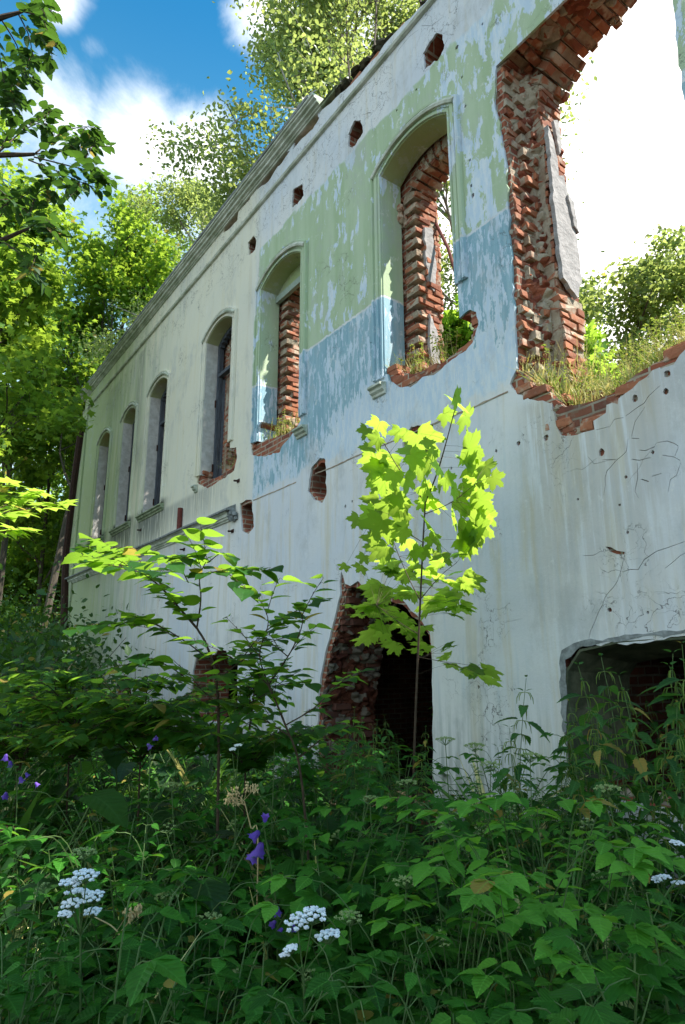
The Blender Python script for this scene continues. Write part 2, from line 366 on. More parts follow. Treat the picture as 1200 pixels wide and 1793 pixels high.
STONE = simple('weathered_slab', (.12, .13, .13), (.36, .38, .38), 11, .9, .7)
OLDPL = simple('worn_inner_plaster', (.40, .38, .35), (.64, .62, .60), 7, .9, .7, bd=.03)
PATCH = simple('grey_inner_plaster', (.25, .235, .23), (.44, .41, .40), 8, .9, .9, bd=.03)
WOOD = simple('weathered_wood', (.035, .04, .05), (.13, .15, .18), 9, .8, .7, (6, 6, .5))
WOODP = simple('painted_wood', (.22, .30, .24), (.42, .47, .42), 9, .7, .5, (6, 6, .6))
IRON = simple('rusty_iron', (.022, .010, .008), (.07, .03, .02), 20, .8, .6)
IRONR = simple('red_rust_iron', (.10, .025, .02), (.20, .055, .04), 16, .75, .5)
MOSS = simple('moss_and_soil', (.018, .02, .008), (.07, .055, .03), 14, .95, .9, bd=.03)
SOIL = simple('leaf_litter_soil', (.02, .016, .01), (.07, .055, .03), 9, .95, .8, bd=.03)
BARK = simple('grey_bark', (.045, .035, .025), (.13, .11, .085), 12, .9, .8, (3, 3, .6), bd=.02)
STEMD = simple('brown_twig_bark', (.04, .025, .015), (.10, .065, .04), 30, .7, .4)
STEMG = simple('green_stem', (.06, .11, .03), (.10, .16, .05), 30, .6, .3)
BIRCHB = simple('birch_bark', (.10, .085, .08), (.62, .56, .52), 5, .7, .5, (1, 1, 4))
STRAW = simple('dry_straw', (.42, .30, .14), (.62, .47, .24), 20, .8, .3)
WHITE = simple('white_petals', (.62, .68, .74), (.82, .84, .86), 40, .7, .2)
PURPLE = leaf_mat('violet_petals', (.10, .05, .38), (.24, .12, .60), (.34, .14, .75), .4)
L_MAPLE = leaf_mat('maple_leaf', (.025, .10, .012), (.09, .25, .03), (.60, .88, .09), .60, .45, .25)
L_HERB = leaf_mat('herb_leaf', (.010, .055, .008), (.05, .20, .02), (.20, .52, .04), .36, .55, .16)
L_LIGHT = leaf_mat('light_herb_leaf', (.04, .17, .015), (.13, .36, .04), (.34, .74, .06), .42, .55, .18)
L_NETT = leaf_mat('nettle_leaf', (.012, .055, .012), (.05, .15, .03), (.16, .40, .05), .33, .55, .16)
L_LIND = leaf_mat('linden_leaf', (.012, .058, .012), (.04, .14, .025), (.42, .72, .06), .5, .5, .2)
L_TREE = leaf_mat('tree_leaf', (.035, .11, .014), (.12, .25, .035), (.48, .68, .06), .52, .5, .25)
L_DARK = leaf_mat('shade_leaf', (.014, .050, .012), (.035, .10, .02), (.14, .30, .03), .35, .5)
L_BIRCH = leaf_mat('birch_leaf', (.07, .13, .04), (.18, .26, .09), (.56, .66, .16), .55, .4, .45)
L_DRY = leaf_mat('dry_grass_blade', (.38, .36, .11), (.66, .56, .25), (.78, .68, .22), .4, .6)
L_GRASS = leaf_mat('weed_leaf', (.08, .16, .03), (.20, .30, .06), (.45, .55, .08), .4, .5)

# ------------------------------------------------------------------ the ruined house
HOUSE = empty('ruined_house', (0, 0, 0))
tag(HOUSE, 'roofless two-storey brick ruin in peeling blue, green and white plaster with arched windows', 'ruin')
ZS, ZSILL = 7.92, 4.95
def arc(xl, xr, zs, rise, n=10):
    wd = (xr-xl)/2; rr = (wd*wd+rise*rise)/(2*rise); cx = (xl+xr)/2; cz = zs+rise-rr; a0 = math.asin(wd/rr)
    return [(cx+rr*math.sin(-a0+2*a0*i/n), cz+rr*math.cos(-a0+2*a0*i/n)) for i in range(n+1)]
wins = [  # xl, xr, plaster bottom, brick bottom
    (-5.65, -4.38, W2([(805, 557), (823, 542), (834, 546), (838, 568), (831, 592), (816, 614), (792, 629), (766, 652), (740, 660), (724, 674), (700, 678), (683, 668), (679, 655)]),
                   W2([(803, 556), (820, 550), (828, 566), (824, 590), (808, 606), (786, 622), (764, 638), (735, 650), (700, 656), (681, 655)])),
    (-8.95, -7.64, W2([(526, 737), (515, 757), (497, 777), (490, 792), (459, 800), (441, 797), (439, 755), (452, 749), (457, 739)]),
                   W2([(526, 734), (514, 748), (497, 760), (470, 768), (447, 775), (445, 758), (454, 748), (458, 738)])),
    (-11.30, -10.08, W2([(403, 785), (414, 783), (415, 803), (410, 824), (387, 841), (362, 856), (345, 845), (350, 830)]),
                   W2([(404, 787), (412, 790), (412, 803), (405, 817), (385, 832), (362, 842), (349, 838), (351, 828)])),
    (-14.65, -13.45, None, None), (-16.80, -15.72, None, None), (-19.12, -18.0, None, None)]
pl_holes = []; br_holes = []; in_holes = []
def windows_outline(xl, xr, bot, seed, off=0.):
    top = arc(xl-off, xr+off, ZS, .22)
    if bot is None: return [(xl-off, ZSILL-off)]+[(xl-off, 6.4)]+top+[(xr+off, 6.4), (xr+off, ZSILL-off)]
    return [(xl-off, 6.2)]+top+[(xr+off, 6.2)]+rough(bot, .05, .014, seed, False)+[(xl-off, bot[-1][1]+.03)]
for i, (xl, xr, pb, bb) in enumerate(wins):
    pl_holes.append(windows_outline(xl, xr, pb, i)); br_holes.append(windows_outline(xl, xr, bb, i+20, 0.002))
    in_holes.append([(xl+.14, ZSILL-.1)]+[(xl+.14, 7.7)]+arc(xl+.14, xr+.03, ZS-.13, .2)+[(xr+.03, ZSILL-.1)])
# the great opening
wl = W2([(905, 645), (893, 672), (905, 690), (935, 700), (965, 706), (972, 735), (982, 762), (1000, 763), (1022, 757), (1041, 752), (1039, 737), (1061, 723), (1062, 709), (1082, 708), (1083, 698), (1108, 680), (1143, 648), (1180, 638), (1190, 622), (1200, 612)])
big_pl = rough([(-3.64, 7.93), (-3.70, 7.5), (-3.66, 7.25), (-3.60, 6.55), (-3.62, 5.7), (-3.63, 4.91)], .07, .014, 31, False)+rough(wl, .05, .016, 32, False)+rough([(-1.85, 4.1), (-1.84, 5.8), (-1.81, 6.94), (-1.83, 7.95)], .07, .012, 33, False)
wb = W2([(905, 640), (912, 668), (950, 682), (985, 712), (1040, 700), (1080, 680), (1108, 655), (1143, 636), (1180, 622), (1200, 600)])
big_br = rough([(-3.62, 8.14), (-3.60, 7.2), (-3.57, 6.5), (-3.59, 5.5), (-3.61, 4.9)], .08, .02, 34, False)+rough(wb, .06, .02, 35, False)+rough([(-1.74, 4.2), (-1.7, 5.8), (-1.7, 8.14)], .08, .02, 36, False)
big_in = rough([(-3.50, 4.15), (-3.52, 7.62)]+[(-3.36, 7.95), (-3.05, 8.12), (-2.6, 8.24), (-2.1, 8.27), (-1.4, 8.15), (-.85, 7.8), (-.8, 4.1), (-2.2, 3.75)], .1, .02, 37)
pl_holes.append(big_pl); br_holes.append(big_br); in_holes.append(big_in)
# ground floor openings
door = rough(W2([(598, 1000), (604, 1022), (614, 1026), (627, 1017), (640, 1030), (672, 1040), (701, 1047), (730, 1077), (753, 1108), (757, 1160), (758, 1262), (759, 1403), (769, 1431), (771, 1450)])+[(-4.9, -.2), (-7.2, -.2)]+W2([(556, 1400), (555, 1236), (560, 1198), (569, 1144), (586, 1082), (596, 1041), (595, 1020)]), .09, .018, 41)
doorb = rough(W2([(606, 1030), (630, 1025), (672, 1050), (701, 1058), (728, 1085), (748, 1112), (754, 1160), (755, 1262), (757, 1403)])+[(-5.0, -.2), (-7.15, -.2)]+W2([(560, 1390), (560, 1236), (566, 1198), (576, 1144), (592, 1085), (601, 1050)]), .09, .022, 42)
doori = rough([(-7.3, -.2), (-7.25, 1.3), (-6.95, 2.3), (-6.3, 2.75), (-5.5, 2.6), (-4.95, 2.0), (-4.9, -.2)], .1, .03, 43)
low1 = rough(W2([(987, 1143), (1000, 1136), (1030, 1132), (1073, 1123), (1110, 1126), (1150, 1121), (1200, 1113)])+[(-1.75, 1.75), (-1.7, .55), (-3.4, .55)]+W2([(990, 1313), (986, 1200)]), .05, .014, 44)
low1i = [(-3.25, .55), (-3.3, 1.35), (-3.1, 1.62), (-2.4, 1.72), (-1.85, 1.65), (-1.8, .55)]
low2 = rough(W2([(338, 1175), (344, 1151), (372, 1147), (380, 1139), (396, 1139), (400, 1152), (416, 1160), (416, 1262), (330, 1262)]), .07, .02, 45)
low3 = rough([(-19.0, .0), (-19.0, 1.15), (-16.7, 1.2), (-16.7, .0)], .1, .02, 46)
low4 = rough([(-15.6, .1), (-15.6, 1.15), (-14.6, 1.2), (-14.6, .1)], .1, .02, 47)
hole1 = rough(W2([(545, 820), (560, 802), (570, 805), (572, 865), (565, 880), (550, 875), (539, 860)]), .05, .012, 48)
hole2 = rough(W2([(705, 770), (720, 747), (759, 742), (757, 780), (750, 802), (730, 824), (707, 790)]), .05, .014, 49)
hole3 = rough(W2([(420, 882), (432, 875), (441, 876), (445, 922), (435, 935), (424, 930), (422, 907)]), .06, .012, 50)
puts = [W2([(765, 57), (774, 59), (778, 82), (767, 106), (756, 112), (744, 122), (741, 93), (752, 73)]), W2([(610, 235), (620, 212), (632, 210), (636, 232), (622, 255), (610, 257)]),
        W2([(513, 333), (529, 322), (532, 342), (521, 358), (511, 362)]), W2([(434, 425), (445, 412), (449, 422), (447, 437), (436, 447)])]
puts = [rough(p, .03, .016, 60+i) for i, p in enumerate(puts)]
pl_holes += [door, low1, low2, low3, low4, hole1, hole2, hole3]+puts
def shrink(p, k): c = np.mean(np.array(p), 0); return [(c[0]+(a-c[0])*k, c[1]+(b-c[1])*k) for a, b in p]
br_holes += [shrink(hole1, .82), shrink(hole2, .85), shrink(hole3, .8)]
in_holes += [shrink(low2, 1.02), [(-18.8, 0), (-18.8, 1.), (-16.9, 1.), (-16.9, 0)], [(-15.5, .1), (-15.5, 1.), (-14.7, 1.), (-14.7, .1)]]
br_holes += [doorb, [(a+(-.01 if a < -3 else 0), b+.02) for a, b in low1], [(a, b) for a, b in low2], low3, low4]+puts
in_holes += [doori, [(-3.4, .5), (-3.4, 1.7), (-1.7, 1.85), (-1.7, .5)]]
# frieze losses under the cornice
for k, pp in enumerate([[(541, 216), (556, 198), (559, 207), (548, 226), (528, 243), (513, 262), (516, 248)], [(499, 268), (508, 264), (490, 290), (474, 303), (478, 290)], [(470, 302), (486, 292), (470, 318), (450, 332), (462, 316)], [(434, 338), (443, 333), (437, 350), (426, 362)],
                        [(408, 375), (418, 369), (416, 385), (400, 402), (391, 408), (394, 398)]]):
    pl_holes.append(rough(W2(pp), .06, .012, 70+k)); q_ = W2(pp); c_ = np.mean(np.array(q_), 0); br_holes.append([(c_[0]+(a-c_[0])*.8, c_[1]+(b-c_[1])*.7) for a, b in q_])
# small nail holes
for px, py, r_ in [(956, 766, 5), (908, 776, 4), (1053, 792, 5), (1112, 698, 5), (1168, 655, 5), (1166, 685, 4), (869, 790, 3), (790, 820, 3), (1143, 792, 2.5), (1096, 835, 2.5), (1099, 932, 2.5), (1068, 1068, 3.5), (828, 342, 4.5), (825, 325, 3.5), (823, 280, 3), (815, 186, 3), (809, 135, 3), (800, 83, 5), (845, 42, 3), (729, 157, 3), (695, 193, 3),
                   (605, 887, 4), (617, 878, 3), (838, 1203, 3), (1012, 874, 2), (1085, 884, 2), (650, 600, 2), (1134, 1072, 2), (640, 812, 2.5), (413, 930, 2), (1160, 640, 4)]:
    c = P(px, py); sc = r_*(c[1]+DIST+0)/CF*1.35
    pl_holes.append([(c[0]+sc*math.cos(a)*random.Random(a+px).uniform(.7, 1.2), c[2]+sc*1.15*math.sin(a)*random.Random(a*3+py).uniform(.7, 1.2)) for a in [k*math.pi/4 for k in range(8)]])
def crack(px, wpx, seed):
    p = W2(px); p = rough(p, .05, .010, seed, False); n = len(p); L = []; Rr = []
    for i, q in enumerate(p):
        a = Vector(p[max(i-1, 0)]); b = Vector(p[min(i+1, n-1)]); d = (b-a).normalized(); nn = Vector((-d.y, d.x))
        ww = wpx*.0042*math.sin(math.pi*(i+.6)/(n+.2))**.5*(.6+.7*abs(noise.noise(Vector((q[0]*6, q[1]*6, seed)))))+.0006
        L.append((q[0]+nn.x*ww/2, q[1]+nn.y*ww/2)); Rr.append((q[0]-nn.x*ww/2, q[1]-nn.y*ww/2))
    return L+Rr[::-1]
cracks = [([(1156, 675), (1148, 682), (1128, 706), (1095, 729)], 1.6), ([(1092, 731), (1076, 734), (1066, 750)], 1.4), ([(1043, 753), (1055, 750), (1066, 747)], 1.2), ([(1130, 712), (1112, 738), (1106, 764)], 1.1), ([(1106, 767), (1119, 768)], 1.6), ([(1100, 768), (1097, 790), (1079, 806), (1063, 824), (1060, 850), (1057, 868)], 1.6), ([(1055, 805), (1079, 804)], 1.2),
          ([(1120, 788), (1130, 789), (1147, 782)], 1.7), ([(1106, 804), (1120, 806), (1139, 801)], 1.7), ([(1151, 775), (1168, 772), (1180, 776), (1188, 781)], 1.2), ([(1188, 783), (1182, 798)], .9), ([(1160, 797), (1180, 800), (1191, 806)], 1.1), ([(1192, 810), (1185, 832), (1174, 840), (1170, 862)], 1.1), ([(1116, 810), (1117, 835), (1112, 860), (1118, 872)], 1.3), ([(1123, 839), (1136, 843)], 1.8), ([(1141, 834), (1158, 829)], 1.5),
          ([(1095, 968), (1090, 988), (1086, 1004), (1082, 1016), (1060, 1045), (1048, 1072), (1034, 1105), (1029, 1128)], 1.6), ([(1088, 1002), (1103, 997), (1118, 997), (1128, 980), (1150, 965), (1180, 955), (1200, 948)], 1.8), ([(1022, 973), (1040, 972), (1054, 964)], 1.1), ([(1165, 995), (1180, 983), (1200, 968)], 1.3), ([(1150, 775), (1100, 845)], .6),
          ([(601, 885), (607, 905), (602, 945), (600, 998)], 1.1), ([(609, 800), (606, 840), (604, 880)], .8), ([(637, 112), (612, 130), (600, 150)], .5), ([(719, 62), (700, 85), (690, 102)], 1.8), ([(716, 65), (733, 52)], 1.5), ([(775, 30), (755, 45), (738, 45)], 1.8), ([(757, 42), (757, 56)], 1.2), ([(690, 105), (685, 112), (688, 122)], 1.1), ([(672, 115), (663, 132)], 1.8), ([(650, 142), (630, 158), (618, 170)], 2.), ([(640, 155), (628, 166)], 1.8), ([(622, 178), (613, 182), (606, 194)], 2.6), ([(644, 196), (645, 208)], 2.4), ([(636, 200), (651, 198)], 2.),
          ([(441, 380), (447, 388), (450, 400), (453, 412)], 1.), ([(436, 450), (430, 468), (425, 485)], 1.), ([(349, 495), (350, 505), (343, 512)], 2.4), ([(770, 895), (765, 860)], .6), ([(1030, 800), (1040, 812), (1075, 805)], .9), ([(1000, 824), (1020, 822), (1045, 802)], .7), ([(980, 845), (985, 880)], .7), ([(560, 370), (548, 395)], .8), ([(885, 1090), (915, 1083)], .5)]
for k, (pp, wd) in enumerate(cracks): pl_holes.append(crack(pp, wd, 200+k))
pl_holes.append(rough(W2([(1060, 957), (1070, 958), (1080, 964), (1094, 966), (1093, 971), (1078, 970), (1068, 966)]), .03, .008, 99))
ztop = 10.222
top = W2([(558, 160), (604, 158), (622, 140), (640, 119), (661, 97), (673, 78), (690, 59), (710, 38), (732, 16), (745, 5)])
SUN_NOTCH = [(9, 10.1), (2.2, 10.1), (2.0, 9.0), (1.85, 7.9), (1.2, 7.65), (1.05, 8.4), (.35, 8.8), (.1, 9.3), (-.4, 9.9)]  # unseen gap added in the wall top; lets sun onto the linden and flowers
outer = [(-21.5, -.3), (9, -.3)]+rough(SUN_NOTCH, .12, .03, 78, False)+[(-4.4, 9.95)]+rough([(a, min(b, 10.2)) for a, b in top[::-1]], .12, .02, 77, False)+[(-7.1, ztop), (-21.5, ztop)]
M = MB(); slab(M, outer, pl_holes, 0., .028, XZ, .45, .003); M.build('plaster_wall', PL, HOUSE)
M = MB(); slab(M, [(-21.48, -.3), (9, -.3)]+[(a, b-.04) for a, b in SUN_NOTCH]+[(-4.5, 9.88), (-7.0, 10.15), (-21.48, ztop)], br_holes, .031, .35, XZ, 1.0, 0); M.build('brick_core', BW, HOUSE)
M = MB(); slab(M, [(-21.48, -.3), (9, -.3)]+[(a, b-.07) for a, b in SUN_NOTCH]+[(-4.5, 9.8), (-7.0, 10.1), (-21.48, ztop)], in_holes, .395, .75, XZ, 1.0, 0); M.build('inner_brick_leaf', BW, HOUSE)
# side wall beyond the far corner, cross walls, vault slab and rear wall of the ground floor
M = MB(); box(M, (-21.5, .76, -.3), (-20.9, 7., ztop)); box(M, (-9.6, .76, -.3), (-9.0, 6., 3.3)); box(M, (1.5, .76, -.3), (2.1, 6., 3.3)); box(M, (-20.8, 6.1, -.3), (9, 6.8, 3.3))
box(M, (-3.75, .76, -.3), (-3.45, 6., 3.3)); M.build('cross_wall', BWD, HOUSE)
M = MB(); slab(M, [(-20.85, .77), (9, .77), (9, 6.05), (-20.85, 6.05)], [[(-4.9, 1.5), (-3.8, 1.6), (-3.78, 2.9), (-4.7, 2.7)]], 3.32, 3.68, lambda u, v, d: (u, v, d), 1., 0); M.build('vault_slab', BWD, HOUSE)  # hidden hole added in the slab so sun lands on plants behind the doorway

def extr(M, prof, x0, x1, step=.5, amp=.006, seed=0, tone=.5):
    n = max(1, int(abs(x1-x0)/step)); k = len(prof); V = []
    for i in range(n+1):
        x = x0+(x1-x0)*i/n; dz = noise.noise(Vector((x*.8, seed, 0)))*amp; dy = noise.noise(Vector((x*1.1, seed, 9)))*amp
        V += [(x, y+dy, z+dz) for y, z in prof]
    F = [(i*k+j, (i+1)*k+j, (i+1)*k+(j+1) % k, i*k+(j+1) % k) for i in range(n) for j in range(k)]
    F += [tuple(range(k))[::-1], tuple(n*k+j for j in range(k))]
    M.add(V, F, tone)
A = 9.72   # underside of the astragal
M = MB(); extr(M, [(-.002, A), (-.045, A+.012), (-.055, A+.035), (-.04, A+.05), (-.05, A+.062), (-.02, A+.085), (-.002, A+.09)], -21.55, -4.2, .5, .008, 1)
extr(M, [(-.002, A), (-.045, A+.012), (-.055, A+.035), (-.04, A+.05), (-.05, A+.062), (-.02, A+.085), (-.002, A+.09)], -4.2, -.6, .5, .008, 1); M.build('astragal', TRIM, HOUSE)
M = MB(); extr(M, [(.3, A+.505), (-.002, A+.505), (-.03, A+.51), (-.035, A+.535), (-.06, A+.54), (-.065, A+.565), (-.11, A+.575), (-.115, A+.62), (-.16, A+.635), (-.165, A+.665), (-.19, A+.67), (-.195, A+.70), (.3, A+.70)], -21.7, -7.08, .4, .010, 2); CORN = M.build('cornice', TRIM, HOUSE)
M = MB(); extr(M, [(.3, A+.703), (-.205, A+.703), (-.215, A+.745), (.3, A+.79)], -21.75, -7.2, .35, .014, 3); M.build('coping', STONE, CORN)
M = MB(); extr(M, [(.3, A+.505), (-.002, A+.505), (-.03, A+.51), (-.035, A+.535), (-.06, A+.54), (.3, A+.55)], -7.08, -6.62, .1, .014, 2); M.build('broken_end', TRIMG, CORN)
rng = random.Random(4)
M = MB()
for i in range(150):   # exposed bricks and moss along the broken wall head
    x = rng.uniform(-7.3, -4.3); zt = np.interp(x, [-7.3, -6.6, -6.2, -5.6, -5.0, -4.4], [10.12, 10.15, 10.16, 10.12, 9.98, 9.92]); put_brick(M, (x, rng.uniform(.10, .65), zt-rng.uniform(-.02, .1)), (.24, .12, .07), rng=rng)
M.build('broken_wall_head', BR, HOUSE)
M = MB()
for i in range(130):
    x = rng.choice((rng.uniform(-6.75, -5.45), rng.uniform(-4.75, -4.3))); zt = np.interp(x, [-7.3, -6.6, -6.2, -5.6, -5.0, -4.4], [10.15, 10.24, 10.24, 10.14, 10.0, 9.95])
    lump(M, (x, rng.uniform(.05, .5), zt), rng.uniform(.05, .12), rng, (1.2, 1, .8))
M.build('moss_cushion', MOSS, HOUSE)
# pilaster strip at the far corner and string course
M = MB(); box(M, (-21.52, -.05, -.2), (-20.9, -.001, 9.7)); M.build('corner_pilaster', PL, HOUSE)
x_end = P(418, 900)[0]
sp = [(-.002, 3.93), (-.03, 3.93), (-.035, 3.96), (-.06, 3.965), (-.065, 3.995), (-.09, 4.0), (-.095, 4.05), (-.14, 4.075), (-.002, 4.075)]
M = MB(); extr(M, sp, -21.6, x_end-.25, .5, .008, 5); SC = M.build('string_course', TRIM, HOUSE)
M = MB(); extr(M, [(-.002, 4.078), (-.17, 4.078), (-.175, 4.11), (-.002, 4.20)], -21.65, x_end-.12, .4, .012, 6); M.build('drip_slab', STONE, SC)
M = MB(); rng = random.Random(9)
for i in range(14): lump(M, (x_end-.12+rng.uniform(-.1, .1), rng.uniform(-.08, -.02), 4.02+rng.uniform(-.09, .1)), rng.uniform(.03, .06), rng)
M.build('broken_end', STONE, SC)
# worn ledge line where the course has gone
M = MB(); rng = random.Random(31)
for x0_, x1_ in ((-9.05, -7.7), (-7.2, -3.75)):
    xs_ = np.arange(x0_, x1_, .035); zc = lambda x: 4.13+.012*noise.noise(Vector((x*2, 0, 4)))
    poly = [(x, zc(x)+.006+.014*abs(noise.noise(Vector((x*6, 1, 1))))) for x in xs_]+[(x, zc(x)-.004-.014*abs(noise.noise(Vector((x*7, 2, 5))))) for x in xs_[::-1]]
    slab(M, poly, [], -.006, .0, XZ)
M.build('ledge_scar', MO, HOUSE)

def sweep(M, path, prof, amp=.002, tone=.5, flip=False):
    """path in the facade plane; prof = (offset away from the opening, y)"""
    n = len(path); V = []; k = len(prof)
    for i, p in enumerate(path):
        p = Vector(p); a = (p-Vector(path[i-1])).normalized() if i else (Vector(path[1])-p).normalized()
        b = (Vector(path[i+1])-p).normalized() if i < n-1 else a
        na = Vector((-a.y, a.x)); nb = Vector((-b.y, b.x)); m_ = (na+nb); m_ = m_.normalized()/max(.5, m_.normalized().dot(na))
        for o, y in prof:
            j = noise.noise(Vector((p.x*3, p.y*3, o*20)))*amp; V.append((p.x+m_.x*(o+j), y+j, p.y+m_.y*(o+j)))
    F = [(i*k+j, i*k+(j+1) % k, (i+1)*k+(j+1) % k, (i+1)*k+j) for i in range(n-1) for j in range(k)]
    F += [tuple(range(k)), tuple((n-1)*k+j for j in range(k))[::-1]]
    M.add(V, F, tone)
ARCH = [(.0, -.001), (.0, -.028), (.03, -.032), (.036, -.018), (.05, -.018), (.056, -.036), (.105, -.040), (.112, -.026), (.128, -.026), (.135, -.055), (.165, -.060), (.178, -.045), (.185, -.001)]
def jpath(x0, z0, z1, n): return [(x0, z0+(z1-z0)*i/n) for i in range(n)]
def sub(w, seg): return [w[0]+(w[1]-w[0])*seg]
for i, (xl, xr, pb, bb) in enumerate(wins):
    zl = {0: 5.0, 1: 5.12, 2: 5.1}.get(i, ZSILL+.02); zr = {0: 5.62, 1: 5.12, 2: 5.42}.get(i, ZSILL+.02)
    path = jpath(xl, zl, ZS, 8)+arc(xl, xr, ZS, .22, 12)+jpath(xr, ZS, zr, 8)[1:]+[(xr, zr)]
    M = MB(); sweep(M, path, ARCH); WIN = M.build('window_surround', PL, HOUSE)
    hood = arc(xl-.12, xr+.12, ZS+.02, .25, 14)
    M = MB(); sweep(M, hood, [(.0, -.041), (.0, -.068), (.03, -.078), (.05, -.065), (.066, -.06), (.066, -.001), (.01, -.001)]); M.build('hood_mould', TRIM if i > 1 else TRIM, WIN)
    rp = [(0., -.0005), (-.013, -.0005), (-.013, .335), (0., .345)]
    jl = jpath(xl, zl, ZS, 10)+[(xl, ZS)]; jr = [(xr, ZS)]+jpath(xr, ZS, zr, 10)[1:]+[(xr, zr)]
    M = MB(); sweep(M, jl, rp, .004); sweep(M, jr, rp, .004); M.build('reveal', OLDPL if i > 1 else PL, WIN)
    M = MB(); sweep(M, arc(xl, xr, ZS, .22, 12), rp, .004); M.build('soffit', SOF, WIN)
    # sill
    spf = [(-.0, ZSILL-.01), (-.10, ZSILL-.03), (-.105, ZSILL-.06), (-.07, ZSILL-.075), (-.065, ZSILL-.11), (-.03, ZSILL-.13), (-.025, ZSILL-.16), (-.0, ZSILL-.17)][::-1]
    a, b = xl-.22, xr+.22
    if i == 0: b = xl+.03
    if i == 1: a = xr-.06
    if i == 2: b = xl-.10
    M = MB(); extr(M, [(y-.001, z) for y, z in spf], a, b, .12, .008, 11+i); M.build('sill', TRIM if i < 3 else TRIMG, WIN)
    if i >= 2 and i < 6:   # weathered casement frames at the back of the reveal
        M = MB(); y0 = .245; xo = xl+.014
        zb = ZSILL+.03
        box(M, (xo, y0, zb), (xo+.07, y0+.10, ZS+.02)); box(M, (xr-.09, y0, zb+.4), (xr-.016, y0+.10, ZS+.02)); box(M, (xo+.07, y0, zb), (xr-.09, y0+.1, zb+.07)); box(M, (xo+.07, y0, ZS-.72), (xr-.09, y0+.1, ZS-.65))
        for q in range(10): aa = arc(xl+.03, xr-.03, ZS, .19, 10); box(M, (aa[q][0], y0+.002, min(aa[q][1], aa[q+1][1])-.07), (aa[q+1][0]-.001, y0+.098, max(aa[q][1], aa[q+1][1])-.002))
        FR = M.build('window_frame', WOOD, WIN)
        M = MB(); c0 = Vector((xo+.075, y0+.1, 0)); dd = Vector((.42, .9, 0)).normalized()   # casement hanging open inwards
        for (u0, u1, z0, z1) in ((0, .055, zb+.08, ZS-.74), (.42, .475, zb+.08, ZS-.74), (.055, .42, zb+.08, zb+.15), (.055, .42, ZS-.80, ZS-.74), (.055, .42, 6.2, 6.24), (.055, .42, 5.6, 5.63)):
            q = [c0+dd*u0, c0+dd*u1]; nn = Vector((-dd.y, dd.x, 0))*.045
            vs = [q[0], q[1], q[1]+nn, q[0]+nn]; M.add([(v.x, v.y, z) for z in (z0, z1) for v in vs], [(0, 3, 2, 1), (4, 5, 6, 7), (0, 1, 5, 4), (1, 2, 6, 5), (2, 3, 7, 6), (3, 0, 4, 7)])
        M.build('casement', WOOD, FR)
        for hz in (6.55, 5.2): M = MB(); tube(M, [(xo+.03, y0-.02, hz), (xo+.03, y0-.02, hz+.15)], .018, 6, cap=True); M.build('hinge', IRON, FR)
    if i == 1:
        M = MB(); box(M, (xl+.02, .26, 7.74), (xr-.02, .33, 7.86)); M.build('lintel_board', WOODP, WIN)
        M = MB(); slab(M, [(xl+.02, 7.862)]+arc(xl+.02, xr-.02, 7.93, .2, 8)+[(xr-.02, 7.862)], [], .30, .34, XZ); M.build('tympanum', SOF, WIN)
    if i == 5:
        M = MB(); box(M, (xl+.0, .29, ZSILL+.06), (xl+.15, .33, 8.1)); M.build('ochre_plaster_strip', simple('ochre_plaster', (.52, .40, .26), (.62, .52, .36), 6, .9, .5), WIN)

# brick jambs in real bricks
def jamb(MBk, MMo, xf, y0, y1, z0, z1, rng, wob=.02, skip=.06, lumps=.12, seed=0, col=None):
    h = .088; r_ = 0; z = z0
    while z < z1:
        y = y0-(0 if r_ % 2 else .0); row = rng.uniform(-.004, .006)
        seq = ([.25, .125, .25, .125] if r_ % 2 else [.125, .25, .125, .25])*3
        for L in seq:
            if y >= y1-.04: break
            L = min(L, y1-y); dx = noise.noise(Vector((y*3, z*2.2, seed)))*wob*2+rng.uniform(-.3, .3)*wob+row
            base = xf(y+L/2, z) if callable(xf) else xf
            if MMo is not None: box(MMo, (base-.22, y, z), (base-.009+min(dx, .02)*.7, y+L, z+h))
            if rng.random() > skip: put_brick(MBk, (base+dx-.11, y+L/2, z+h/2), (.24, max(.05, L-.012), h-.014), rng=rng)
            if rng.random() < lumps: lump(MMo, (base-.01+dx, y+rng.uniform(0, L), z+rng.uniform(0, h)), rng.uniform(.03, .07), rng, (.5, 1, 1))
            y += L
        z += h; r_ += 1
rng = random.Random(11)
# great opening, left jamb: torn outer half, inner pier with plaster patch
B = MB(); Mo = MB()
xf = lambda y, z: -3.66+.22*max(0, min(1, (y-.02)/.36))+.06*noise.noise(Vector((y*5, z*3, 2)))
jamb(B, Mo, xf, .035, .36, 3.95, 7.95, rng, .03, .42, .0, 1)
def rubble(M, fn, us, vs, amp, seed):
    V = []; nu, nv = len(us), len(vs)
    for v in vs:
        for u in us:
            p, nn = fn(u, v); q = Vector(p)
            dd = noise.voronoi(q*Vector((7, 7, 9))+Vector((seed, 0, 0)))[0]; h = min(.6, (dd[1]-dd[0])*1.2)*1.1+noise.noise(q*14)*.35+noise.noise(q*4)*.5
            V.append([a+b*h*amp for a, b in zip(p, nn)])
    M.add(V, [(j*nu+i, j*nu+i+1, (j+1)*nu+i+1, (j+1)*nu+i) for j in range(nv-1) for i in range(nu-1)])
MR = MB(); rubble(MR, lambda y, z: ((xf(y, z)-.035, y, z), (1, -.5, 0)), np.linspace(.03, .40, 26), np.linspace(4.15, 7.98, 230), .075, 1)
inn = lambda y, z: -3.395+.05*noise.noise(Vector((y*4, z*2, 8)))+(.04 if z < 5.1 else 0)
jamb(B, Mo, inn, .37, .76, 4.0, 7.7, rng, .028, .04, .08, 3)
g0 = B.build('brick_jamb', BR, HOUSE); Mo.build('mortar_rubble', MO, g0)
